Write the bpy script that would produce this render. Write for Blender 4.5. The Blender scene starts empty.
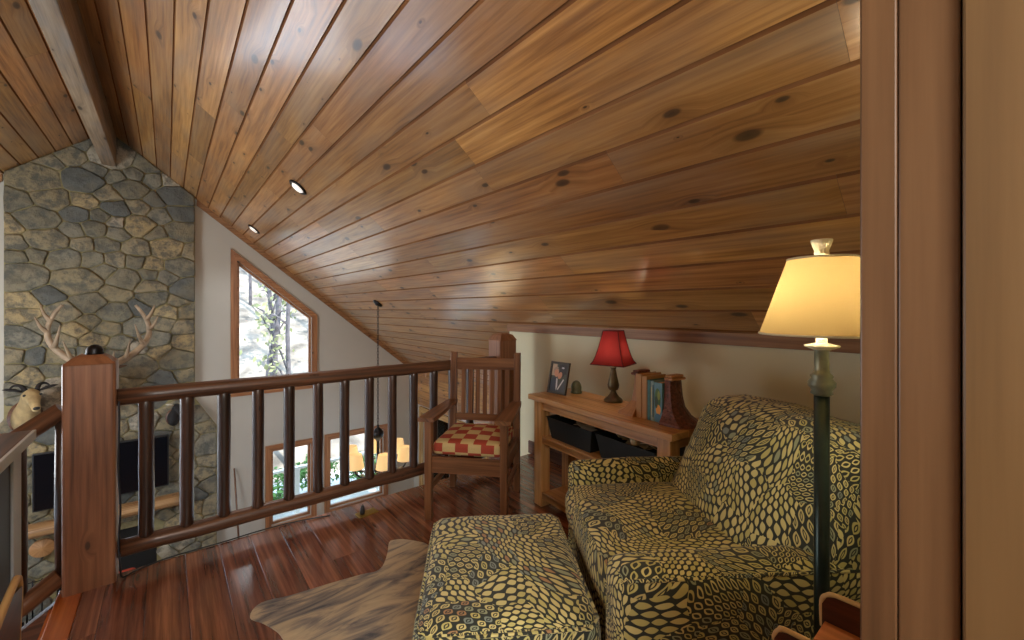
import bpy, bmesh, math, random
from mathutils import Vector, Matrix, noise
from mathutils.geometry import tessellate_polygon

random.seed(11)
SC = bpy.context.scene
COL = SC.collection
PI = math.pi

# ------------------------------------------------------------------ node helpers
def new_mat(name):
    m = bpy.data.materials.new(name)
    m.use_nodes = True
    nt = m.node_tree
    for n in list(nt.nodes):
        nt.nodes.remove(n)
    out = nt.nodes.new('ShaderNodeOutputMaterial')
    b = nt.nodes.new('ShaderNodeBsdfPrincipled')
    nt.links.new(b.outputs[0], out.inputs[0])
    return m, nt, b, out

def N(nt, kind, **kw):
    n = nt.nodes.new(kind)
    for k, v in kw.items():
        if k.startswith('_'):
            setattr(n, k[1:], v)
        else:
            n.inputs[k.replace('__', ' ')].default_value = v
    return n

def L(nt, a, b):
    nt.links.new(a, b)

def ramp(nt, fac, stops, interp='LINEAR'):
    r = nt.nodes.new('ShaderNodeValToRGB')
    cr = r.color_ramp
    cr.interpolation = interp
    while len(cr.elements) < len(stops):
        cr.elements.new(0.5)
    for e, (p, c) in zip(cr.elements, stops):
        e.position = p
        e.color = (c[0], c[1], c[2], 1) if not isinstance(c, (int, float)) else (c, c, c, 1)
    L(nt, fac, r.inputs[0])
    return r.outputs[0]

def math_n(nt, op, a, b=None, c=None, clamp=False):
    n = nt.nodes.new('ShaderNodeMath')
    n.operation = op
    n.use_clamp = clamp
    for i, v in enumerate((a, b, c)):
        if v is None:
            continue
        if isinstance(v, (int, float)):
            n.inputs[i].default_value = v
        else:
            L(nt, v, n.inputs[i])
    return n.outputs[0]

def mixc(nt, fac, a, b, mode='MIX'):
    n = nt.nodes.new('ShaderNodeMix')
    n.data_type = 'RGBA'
    n.blend_type = mode
    for i, v in ((0, fac), (6, a), (7, b)):
        if isinstance(v, (int, float)):
            n.inputs[i].default_value = v
        elif isinstance(v, tuple):
            n.inputs[i].default_value = (v[0], v[1], v[2], 1)
        else:
            L(nt, v, n.inputs[i])
    return n.outputs[2]

def mapped(nt, vec, scale=(1, 1, 1), loc=(0, 0, 0)):
    n = nt.nodes.new('ShaderNodeMapping')
    n.inputs['Scale'].default_value = scale
    n.inputs['Location'].default_value = loc
    L(nt, vec, n.inputs['Vector'])
    return n.outputs[0]

def s2l(*c):
    """sRGB 0-255 to linear"""
    return tuple(((v / 255) / 12.92 if v / 255 <= .04045 else ((v / 255 + .055) / 1.055) ** 2.4) for v in c)

def plain(name, col, rough=.6, metal=0., spec=.5, bump=0., bscale=60, vary=0., vscale=8, coat=0.):
    m, nt, b, out = new_mat(name)
    b.inputs['Roughness'].default_value = rough
    b.inputs['Metallic'].default_value = metal
    b.inputs['Specular IOR Level'].default_value = spec
    b.inputs['Coat Weight'].default_value = coat
    tc = N(nt, 'ShaderNodeTexCoord')
    if vary:
        nz = N(nt, 'ShaderNodeTexNoise', Scale=vscale, Detail=4.)
        L(nt, tc.outputs['Object'], nz.inputs['Vector'])
        c = ramp(nt, nz.outputs[0], [(.3, tuple(x * (1 - vary) for x in col)), (.7, tuple(min(1, x * (1 + vary)) for x in col))])
        L(nt, c, b.inputs['Base Color'])
    else:
        b.inputs['Base Color'].default_value = (*col, 1)
    if bump:
        nz = N(nt, 'ShaderNodeTexNoise', Scale=bscale, Detail=3.)
        L(nt, tc.outputs['Object'], nz.inputs['Vector'])
        bp = N(nt, 'ShaderNodeBump', Strength=bump, Distance=.01)
        L(nt, nz.outputs[0], bp.inputs['Height'])
        L(nt, bp.outputs[0], b.inputs['Normal'])
    return m

def wood(name, dark, mid, light, rough=.35, knots=0., board=0., grain=1., coat=0., knot_scale=(1.6, 4.), spec=.5, patch=0., patch_col=(.2, .2, .2), knot_col=(.03, .015, .008), coat_ior=1.5, coat_r=.12):
    """grain along U of the UV map, metres"""
    m, nt, b, out = new_mat(name)
    b.inputs['Roughness'].default_value = rough
    b.inputs['Coat Weight'].default_value = coat
    b.inputs['Coat Roughness'].default_value = coat_r
    b.inputs['Coat IOR'].default_value = coat_ior
    b.inputs['Specular IOR Level'].default_value = spec
    uv = N(nt, 'ShaderNodeUVMap').outputs[0]
    geo = N(nt, 'ShaderNodeNewGeometry')
    rnd = geo.outputs['Random Per Island']
    # offset every board
    comb = N(nt, 'ShaderNodeCombineXYZ')
    L(nt, math_n(nt, 'MULTIPLY', rnd, 37.), comb.inputs[0])
    L(nt, math_n(nt, 'MULTIPLY', rnd, 91.), comb.inputs[1])
    add = N(nt, 'ShaderNodeVectorMath', _operation='ADD')
    L(nt, uv, add.inputs[0])
    L(nt, comb.outputs[0], add.inputs[1])
    v = add.outputs[0]
    warp = None
    if knots:
        kv = mapped(nt, v, (knot_scale[0], knot_scale[1], 1))
        vo = N(nt, 'ShaderNodeTexVoronoi', Scale=1., Randomness=1., _voronoi_dimensions='2D')
        L(nt, kv, vo.inputs['Vector'])
        sel = N(nt, 'ShaderNodeSeparateColor')
        L(nt, vo.outputs['Color'], sel.inputs[0])
        size = math_n(nt, 'MULTIPLY', sel.outputs[0], knots)          # some cells have no knot
        size = math_n(nt, 'SUBTRACT', size, knots * .40)
        size = math_n(nt, 'MAXIMUM', size, .0005)
        rel = math_n(nt, 'DIVIDE', vo.outputs['Distance'], size)
        core = ramp(nt, rel, [(.0, 1.), (.45, .85), (.7, .0)])
        halo = ramp(nt, math_n(nt, 'MULTIPLY', rel, .25), [(.1, 1.), (.55, 0.)])
        warp = halo
    gv = v
    if warp is not None:
        wv = N(nt, 'ShaderNodeCombineXYZ')
        L(nt, math_n(nt, 'MULTIPLY', warp, .035), wv.inputs[1])
        a2 = N(nt, 'ShaderNodeVectorMath', _operation='ADD')
        L(nt, v, a2.inputs[0])
        L(nt, wv.outputs[0], a2.inputs[1])
        gv = a2.outputs[0]
    n1 = N(nt, 'ShaderNodeTexNoise', Scale=1., Detail=5., Roughness=.6)
    L(nt, mapped(nt, gv, (1.5 * grain, 42. * grain, 1)), n1.inputs['Vector'])
    n2 = N(nt, 'ShaderNodeTexNoise', Scale=1., Detail=3.)
    L(nt, mapped(nt, gv, (.9, 7., 1)), n2.inputs['Vector'])
    g = math_n(nt, 'ADD', math_n(nt, 'MULTIPLY', n1.outputs[0], .62), math_n(nt, 'MULTIPLY', n2.outputs[0], .38))
    c = ramp(nt, g, [(.36, dark), (.5, mid), (.64, light)])
    if board:
        k = ramp(nt, rnd, [(0, 1 - board), (1, 1 + board)])
        hs = N(nt, 'ShaderNodeHueSaturation')
        hs.inputs['Saturation'].default_value = 1.
        L(nt, c, hs.inputs['Color'])
        L(nt, k, hs.inputs['Value'])
        L(nt, math_n(nt, 'ADD', .5 - .006, math_n(nt, 'MULTIPLY', math_n(nt, 'FRACT', math_n(nt, 'MULTIPLY', rnd, 7.3)), .012)), hs.inputs['Hue'])
        c = hs.outputs[0]
    if patch:
        n3 = N(nt, 'ShaderNodeTexNoise', Scale=1., Detail=4.)
        L(nt, mapped(nt, v, (1.4, 5., 1)), n3.inputs['Vector'])
        pm = ramp(nt, n3.outputs[0], [(.45, 0.), (.68, patch)])
        c = mixc(nt, pm, c, patch_col)
    if knots:
        c = mixc(nt, math_n(nt, 'MULTIPLY', halo, .32), c, tuple(.5 * x for x in dark))
        c = mixc(nt, math_n(nt, 'MULTIPLY', core, .9), c, knot_col)
    L(nt, c, b.inputs['Base Color'])
    bp = N(nt, 'ShaderNodeBump', Strength=.12, Distance=.002)
    L(nt, n1.outputs[0], bp.inputs['Height'])
    L(nt, bp.outputs[0], b.inputs['Normal'])
    return m

# ------------------------------------------------------------------ materials
M = {}
M['pine'] = wood('ceiling_pine', s2l(134, 88, 46), s2l(180, 126, 68), s2l(206, 154, 92), rough=.34, knots=.34, board=.28, coat=1., knot_scale=(2.3, 5.4), patch=.45, patch_col=s2l(150, 130, 110), coat_ior=1.85, coat_r=.17)
M['pine_groove'] = wood('pine_groove', s2l(96, 60, 32), s2l(128, 84, 46), s2l(150, 104, 62), rough=.75, spec=.2)
M['pine_trim'] = wood('pine_trim', s2l(108, 72, 44), s2l(146, 104, 66), s2l(168, 126, 84), rough=.5, knots=.2)
M['casing'] = wood('window_casing', s2l(126, 84, 56), s2l(164, 114, 78), s2l(186, 138, 98), rough=.4, knots=.15)
M['floor'] = wood('loft_floor', s2l(62, 36, 27), s2l(122, 76, 54), s2l(170, 112, 80), rough=.25, knots=.16, board=.16, coat=.7, knot_scale=(1.1, 6.))
M['nosing'] = wood('floor_nosing', s2l(140, 74, 30), s2l(176, 100, 44), s2l(200, 124, 60), rough=.3, coat=.3)
M['rail'] = wood('rail_wood', s2l(50, 34, 25), s2l(92, 63, 45), s2l(128, 90, 64), rough=.4, knots=.22, coat=.15, knot_scale=(2.5, 8.))
M['post'] = wood('post_wood', s2l(88, 58, 40), s2l(134, 92, 64), s2l(158, 112, 80), rough=.42, knots=.2, coat=.1, knot_scale=(2.2, 5.))
M['baluster'] = wood('baluster_wood', s2l(30, 21, 17), s2l(56, 38, 28), s2l(88, 60, 44), rough=.4, knots=.2, coat=.15, knot_scale=(3, 10.))
M['beam'] = wood('beam_wood', s2l(96, 84, 70), s2l(142, 122, 98), s2l(168, 148, 122), rough=.55, knots=.2, patch=.5, patch_col=s2l(120, 126, 130), knot_scale=(1.2, 4.))
M['oak'] = wood('side_table_wood', s2l(146, 104, 58), s2l(196, 150, 92), s2l(218, 176, 118), rough=.35, knots=.18, coat=.15, knot_scale=(2., 6.))
M['mission'] = wood('mission_wood', s2l(80, 52, 33), s2l(124, 84, 54), s2l(148, 106, 72), rough=.35, coat=.2)
M['jamb'] = wood('jamb_wood', s2l(66, 46, 29), s2l(92, 66, 42), s2l(110, 82, 54), rough=.4, grain=.6)
M['jamb_light'] = wood('jamb_wood_light', s2l(84, 62, 36), s2l(102, 78, 47), s2l(114, 89, 56), rough=.45, grain=.6)
M['mantel'] = wood('mantel_wood', s2l(104, 76, 48), s2l(160, 124, 82), s2l(190, 156, 112), rough=.5, knots=.2)
M['dark_edge'] = wood('tray_wood', s2l(36, 16, 10), s2l(66, 30, 18), s2l(92, 44, 26), rough=.3, coat=.3)
M['tray'] = wood('tray_base_wood', s2l(150, 88, 44), s2l(184, 112, 62), s2l(204, 132, 78), rough=.45)
M['pale_edge'] = wood('pale_edge_wood', s2l(150, 114, 66), s2l(186, 150, 96), s2l(206, 172, 116), rough=.45)
M['carved'] = wood('carved_wood', s2l(52, 22, 14), s2l(98, 52, 36), s2l(140, 92, 66), rough=.35, knots=.6, knot_scale=(30, 40), knot_col=(.02, .008, .005))
M['carved'] = plain('carved_wood', s2l(108, 62, 48), rough=.4, vary=.6, vscale=70, bump=.8, bscale=70)
M['carved_pale'] = wood('carved_pale_wood', s2l(140, 96, 56), s2l(180, 134, 86), s2l(204, 160, 112), rough=.4)
M['wall'] = plain('painted_wall', s2l(192, 191, 182), rough=.7, bump=.05, bscale=90, vary=.03, vscale=2)
M['knee'] = plain('knee_wall_paint', s2l(222, 221, 190), rough=.7, bump=.05, bscale=90, vary=.03, vscale=2)
M['halfwall'] = plain('dark_panel_paint', s2l(58, 66, 76), rough=.5, vary=.08)
M['half_strip'] = plain('pale_blue_strip', s2l(196, 212, 222), rough=.45, vary=.04)  # pale blue strips on the half wall's end and cap edge
M['black_metal'] = plain('black_metal', (.018, .018, .02), rough=.35, metal=.7)
M['black_plastic'] = plain('black_plastic', (.012, .013, .015), rough=.35)
M['screen'] = plain('tv_screen', (.004, .005, .008), rough=.12, spec=.4)
M['lamp_metal'] = plain('lamp_green_black', s2l(40, 54, 50), rough=.32, metal=.55, vary=.25, vscale=12)
M['lamp_collar'] = plain('lamp_collar', s2l(120, 124, 104), rough=.4, metal=.3, vary=.3, vscale=30)
M['bronze'] = plain('table_lamp_bronze', s2l(92, 84, 62), rough=.34, metal=.6, vary=.35, vscale=25)
M['ivory'] = plain('ivory_resin', s2l(224, 214, 182), rough=.5, bump=.3, bscale=120)
M['brass'] = plain('brass_plate', s2l(176, 146, 70), rough=.35, metal=.7)
M['bin'] = plain('bin_plastic', s2l(22, 34, 36), rough=.4)
M['paper'] = plain('paper_white', s2l(206, 204, 194), rough=.7, vary=.15, vscale=40)
M['green_grey'] = plain('ornament_glaze', s2l(96, 108, 84), rough=.3, vary=.35, vscale=40)
M['frame_black'] = plain('picture_frame_dark', s2l(52, 50, 40), rough=.4)
M['leather'] = plain('tan_leather', s2l(178, 112, 62), rough=.5)
M['cable'] = plain('cable_black', (.01, .01, .011), rough=.5)
M['bone'] = plain('antler_bone', s2l(158, 138, 112), rough=.5, vary=.35, vscale=9)
M['bone_dark'] = plain('antler_brown', s2l(120, 104, 86), rough=.55, vary=.35, vscale=9)
M['elk_hide'] = plain('elk_hide', s2l(92, 66, 44), rough=.85, vary=.3, vscale=14, bump=.5, bscale=150)
M['cream_hide'] = plain('cream_hide', s2l(176, 154, 110), rough=.85, vary=.22, vscale=12, bump=.5, bscale=150)
M['dark_hide'] = plain('dark_hide', s2l(34, 32, 32), rough=.8, vary=.3, vscale=14, bump=.5, bscale=150)
M['white_hide'] = plain('white_hide', s2l(214, 208, 192), rough=.85, bump=.5, bscale=150)
M['red'] = plain('red_cloth', s2l(176, 62, 40), rough=.8, vary=.15)
M['grey_blue'] = plain('grey_blue_cloth', s2l(120, 140, 150), rough=.8, vary=.2)
M['soot'] = plain('soot', (.01, .009, .008), rough=.9)
M['book_tan'] = plain('book_tan', s2l(186, 146, 98), rough=.6, vary=.1)
M['book_teal'] = plain('book_teal', s2l(62, 118, 118), rough=.5, vary=.2, vscale=30)
M['book_sky'] = plain('book_sky', s2l(140, 168, 172), rough=.5, vary=.2, vscale=30)
M['pages'] = plain('book_pages', s2l(216, 204, 176), rough=.8, vary=.06, vscale=80)
M['lower_floor'] = wood('lower_floor', s2l(90, 56, 36), s2l(136, 90, 58), s2l(160, 112, 76), rough=.3, board=.15)
M['hearth'] = plain('hearth_slab', s2l(120, 118, 110), rough=.7, vary=.2, vscale=5, bump=.3)
M['bark'] = plain('tree_bark', s2l(92, 88, 92), rough=.9, vary=.5, vscale=6, bump=.5, bscale=14)
M['leaf'] = plain('leaf_green', s2l(140, 146, 104), rough=.7, vary=.35, vscale=3)
M['shrub'] = plain('shrub_green', s2l(92, 140, 70), rough=.7, vary=.35, vscale=3)
M['ground'] = plain('forest_floor', s2l(140, 133, 124), rough=.95, vary=.55, vscale=1.6, bump=.5, bscale=3)
M['deck_white'] = plain('deck_white', s2l(226, 226, 222), rough=.6)
M['roof'] = plain('roof_board', s2l(90, 80, 70), rough=.9)

def cover_fabric():
    m, nt, b, out = new_mat('slipcover_leaf_print')
    b.inputs['Roughness'].default_value = .85
    b.inputs['Sheen Weight'].default_value = .2
    uv = N(nt, 'ShaderNodeUVMap').outputs[0]
    nz = N(nt, 'ShaderNodeTexNoise', Scale=2.6, Detail=1.5, _noise_dimensions='2D')
    L(nt, uv, nz.inputs['Vector'])
    sub = N(nt, 'ShaderNodeVectorMath', _operation='SUBTRACT')
    L(nt, nz.outputs['Color'], sub.inputs[0])
    sub.inputs[1].default_value = (.5, .5, .5)
    sc = N(nt, 'ShaderNodeVectorMath', _operation='MULTIPLY')
    L(nt, sub.outputs[0], sc.inputs[0])
    sc.inputs[1].default_value = (.22, .22, 0)
    ad = N(nt, 'ShaderNodeVectorMath', _operation='ADD')
    L(nt, uv, ad.inputs[0])
    L(nt, sc.outputs[0], ad.inputs[1])
    bg = s2l(40, 48, 42)
    pv = N(nt, 'ShaderNodeTexVoronoi', Scale=7.5, Randomness=.9, _voronoi_dimensions='2D')
    L(nt, ad.outputs[0], pv.inputs['Vector'])
    ps = N(nt, 'ShaderNodeSeparateColor')
    L(nt, pv.outputs['Color'], ps.inputs[0])
    vr = N(nt, 'ShaderNodeVectorRotate', _rotation_type='Z_AXIS')
    L(nt, ad.outputs[0], vr.inputs['Vector'])
    L(nt, math_n(nt, 'MULTIPLY', ps.outputs[0], 2.6), vr.inputs['Angle'])
    k = math_n(nt, 'ADD', 21., math_n(nt, 'MULTIPLY', ps.outputs[1], 14.))
    sx = N(nt, 'ShaderNodeSeparateXYZ')
    L(nt, vr.outputs[0], sx.inputs[0])
    y = math_n(nt, 'MULTIPLY', sx.outputs[1], math_n(nt, 'MULTIPLY', k, 1.75))
    row = math_n(nt, 'FLOOR', y)
    x = math_n(nt, 'ADD', math_n(nt, 'MULTIPLY', sx.outputs[0], k), math_n(nt, 'MULTIPLY', row, .5))
    fx = math_n(nt, 'ABSOLUTE', math_n(nt, 'SUBTRACT', math_n(nt, 'FRACT', x), .5))
    fy = math_n(nt, 'ABSOLUTE', math_n(nt, 'SUBTRACT', math_n(nt, 'FRACT', y), .5))
    sh_ = math_n(nt, 'ADD', math_n(nt, 'DIVIDE', fy, .5), math_n(nt, 'POWER', math_n(nt, 'DIVIDE', fx, .5), 2.))
    cid = N(nt, 'ShaderNodeCombineXYZ')
    L(nt, math_n(nt, 'FLOOR', x), cid.inputs[0])
    L(nt, row, cid.inputs[1])
    L(nt, math_n(nt, 'MULTIPLY', ps.outputs[2], 50.), cid.inputs[2])
    wn = N(nt, 'ShaderNodeTexWhiteNoise', _noise_dimensions='3D')
    L(nt, cid.outputs[0], wn.inputs['Vector'])
    pal = ramp(nt, math_n(nt, 'ADD', math_n(nt, 'MULTIPLY', wn.outputs[0], .55), math_n(nt, 'MULTIPLY', ps.outputs[2], .45)),
               [(0, s2l(214, 206, 140)), (.3, s2l(194, 188, 118)), (.5, s2l(208, 200, 136)), (.68, s2l(150, 160, 128)), (.78, s2l(200, 190, 128)), (.88, s2l(128, 142, 134)), (.94, s2l(168, 132, 92))], 'CONSTANT')
    body = ramp(nt, sh_, [(.78, 1.), (.90, 0.)])
    hole = math_n(nt, 'MULTIPLY', ramp(nt, sh_, [(.36, 1.), (.46, 0.)]), math_n(nt, 'GREATER_THAN', ps.outputs[2], .42))
    hole = math_n(nt, 'MULTIPLY', hole, math_n(nt, 'LESS_THAN', ps.outputs[2], .95))
    dot = math_n(nt, 'MULTIPLY', ramp(nt, sh_, [(.12, 1.), (.2, 0.)]), math_n(nt, 'GREATER_THAN', ps.outputs[2], .6))
    mask = math_n(nt, 'MAXIMUM', math_n(nt, 'MULTIPLY', body, math_n(nt, 'SUBTRACT', 1., hole)), math_n(nt, 'MULTIPLY', dot, hole))
    L(nt, mixc(nt, mask, bg, pal), b.inputs['Base Color'])
    wv = N(nt, 'ShaderNodeTexNoise', Scale=9., Detail=2.)
    L(nt, uv, wv.inputs['Vector'])
    bp = N(nt, 'ShaderNodeBump', Strength=.25, Distance=.02)
    L(nt, wv.outputs[0], bp.inputs['Height'])
    L(nt, bp.outputs[0], b.inputs['Normal'])
    return m
M['cover'] = cover_fabric()

def check_fabric():
    m, nt, b, out = new_mat('checked_cushion')
    b.inputs['Roughness'].default_value = .9
    uv = N(nt, 'ShaderNodeUVMap').outputs[0]
    ck = N(nt, 'ShaderNodeTexChecker', Scale=1.)
    ck.inputs['Color1'].default_value = (*s2l(168, 72, 52), 1)
    ck.inputs['Color2'].default_value = (*s2l(206, 184, 128), 1)
    L(nt, mapped(nt, uv, (12.2, 12.2, 1), (.013, .013, .37)), ck.inputs['Vector'])
    nz = N(nt, 'ShaderNodeTexNoise', Scale=180.)
    L(nt, uv, nz.inputs['Vector'])
    c = mixc(nt, .35, ck.outputs[0], nz.outputs[0], 'SOFT_LIGHT')
    L(nt, c, b.inputs['Base Color'])
    return m
M['check'] = check_fabric()

def hide_rug():
    m, nt, b, out = new_mat('brindle_cowhide')
    b.inputs['Roughness'].default_value = .8
    b.inputs['Sheen Weight'].default_value = .2
    tc = N(nt, 'ShaderNodeTexCoord')
    rot = N(nt, 'ShaderNodeMapping')
    rot.inputs['Rotation'].default_value = (0, 0, .35)
    rot.inputs['Scale'].default_value = (3.2, 13., 1)
    L(nt, tc.outputs['Object'], rot.inputs['Vector'])
    n1 = N(nt, 'ShaderNodeTexNoise', Scale=1., Detail=5., Roughness=.6, Distortion=1.4)
    L(nt, rot.outputs[0], n1.inputs['Vector'])
    n2 = N(nt, 'ShaderNodeTexNoise', Scale=3., Detail=2.)
    L(nt, tc.outputs['Object'], n2.inputs['Vector'])
    f = math_n(nt, 'ADD', math_n(nt, 'MULTIPLY', n1.outputs[0], .75), math_n(nt, 'MULTIPLY', n2.outputs[0], .3))
    c = ramp(nt, f, [(.38, s2l(74, 76, 82)), (.48, s2l(136, 128, 118)), (.56, s2l(184, 168, 138)), (.72, s2l(206, 190, 154))])
    L(nt, c, b.inputs['Base Color'])
    n3 = N(nt, 'ShaderNodeTexNoise', Scale=1., Detail=3.)
    m3 = N(nt, 'ShaderNodeMapping')
    m3.inputs['Rotation'].default_value = (0, 0, .35)
    m3.inputs['Scale'].default_value = (60, 400, 1)
    L(nt, tc.outputs['Object'], m3.inputs['Vector'])
    L(nt, m3.outputs[0], n3.inputs['Vector'])
    bp = N(nt, 'ShaderNodeBump', Strength=.3, Distance=.004)
    L(nt, n3.outputs[0], bp.inputs['Height'])
    L(nt, bp.outputs[0], b.inputs['Normal'])
    return m
M['hide'] = hide_rug()

def stone_mat():
    m, nt, b, out = new_mat('field_stone')
    b.inputs['Roughness'].default_value = .75
    geo = N(nt, 'ShaderNodeNewGeometry')
    rnd = geo.outputs['Random Per Island']
    tc = N(nt, 'ShaderNodeTexCoord')
    c = ramp(nt, rnd, [(0, s2l(140, 136, 116)), (.18, s2l(158, 148, 120)), (.34, s2l(130, 126, 106)), (.5, s2l(150, 140, 110)), (.64, s2l(104, 108, 104)), (.76, s2l(182, 164, 122)), (.83, s2l(140, 138, 122)), (.94, s2l(182, 174, 154))], 'CONSTANT')
    nz = N(nt, 'ShaderNodeTexNoise', Scale=8., Detail=8., Roughness=.72)
    L(nt, tc.outputs['Object'], nz.inputs['Vector'])
    c2 = mixc(nt, ramp(nt, nz.outputs[0], [(.42, .8), (.56, 0.)]), c, s2l(84, 88, 84))
    n2 = N(nt, 'ShaderNodeTexNoise', Scale=3.5, Detail=3.)
    L(nt, tc.outputs['Object'], n2.inputs['Vector'])
    c3 = mixc(nt, ramp(nt, n2.outputs[0], [(.5, 0.), (.72, .4)]), c2, s2l(150, 138, 104))
    L(nt, c3, b.inputs['Base Color'])
    bp = N(nt, 'ShaderNodeBump', Strength=.9, Distance=.05)
    L(nt, nz.outputs[0], bp.inputs['Height'])
    L(nt, bp.outputs[0], b.inputs['Normal'])
    return m
M['stone'] = stone_mat()
M['mortar'] = plain('stone_mortar', s2l(146, 138, 100), rough=.9, vary=.2, vscale=12, bump=.4, bscale=60)

def glass_mat():
    m, nt, b, out = new_mat('window_glass')
    nt.nodes.remove(b)
    t = N(nt, 'ShaderNodeBsdfTransparent')
    g = N(nt, 'ShaderNodeBsdfGlossy', Roughness=.02)
    mx = N(nt, 'ShaderNodeMixShader')
    lw = N(nt, 'ShaderNodeFresnel', IOR=1.35)
    L(nt, lw.outputs[0], mx.inputs[0])
    L(nt, t.outputs[0], mx.inputs[1])
    L(nt, g.outputs[0], mx.inputs[2])
    L(nt, mx.outputs[0], out.inputs[0])
    return m
M['glass'] = glass_mat()

def shade_mat(name, col, trans=.6, emit=0.):
    m, nt, b, out = new_mat(name)
    nt.nodes.remove(b)
    d = N(nt, 'ShaderNodeBsdfDiffuse')
    t = N(nt, 'ShaderNodeBsdfTranslucent')
    d.inputs[0].default_value = (*col, 1)
    t.inputs[0].default_value = (*col, 1)
    mx = N(nt, 'ShaderNodeMixShader')
    mx.inputs[0].default_value = trans
    L(nt, d.outputs[0], mx.inputs[1])
    L(nt, t.outputs[0], mx.inputs[2])
    last = mx.outputs[0]
    if emit:
        e = N(nt, 'ShaderNodeEmission', Strength=emit)
        e.inputs[0].default_value = (*col, 1)
        a = N(nt, 'ShaderNodeAddShader')
        L(nt, last, a.inputs[0])
        L(nt, e.outputs[0], a.inputs[1])
        last = a.outputs[0]
    L(nt, last, out.inputs[0])
    return m
M['shade_cream'] = shade_mat('cream_shade', s2l(208, 178, 118), .24)
M['shade_red'] = shade_mat('red_shade', s2l(160, 56, 56), .2)
M['shade_parch'] = shade_mat('parchment_shade', s2l(250, 218, 160), .4, .4)

def emit_mat(name, col, s):
    m, nt, b, out = new_mat(name)
    b.inputs['Base Color'].default_value = (*col, 1)
    b.inputs['Emission Color'].default_value = (*col, 1)
    b.inputs['Emission Strength'].default_value = s
    return m
M['bulb'] = emit_mat('warm_bulb', (1., .86, .6), 4.)
M['lens'] = emit_mat('ceiling_light_lens', (1., .95, .85), .6)

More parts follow.
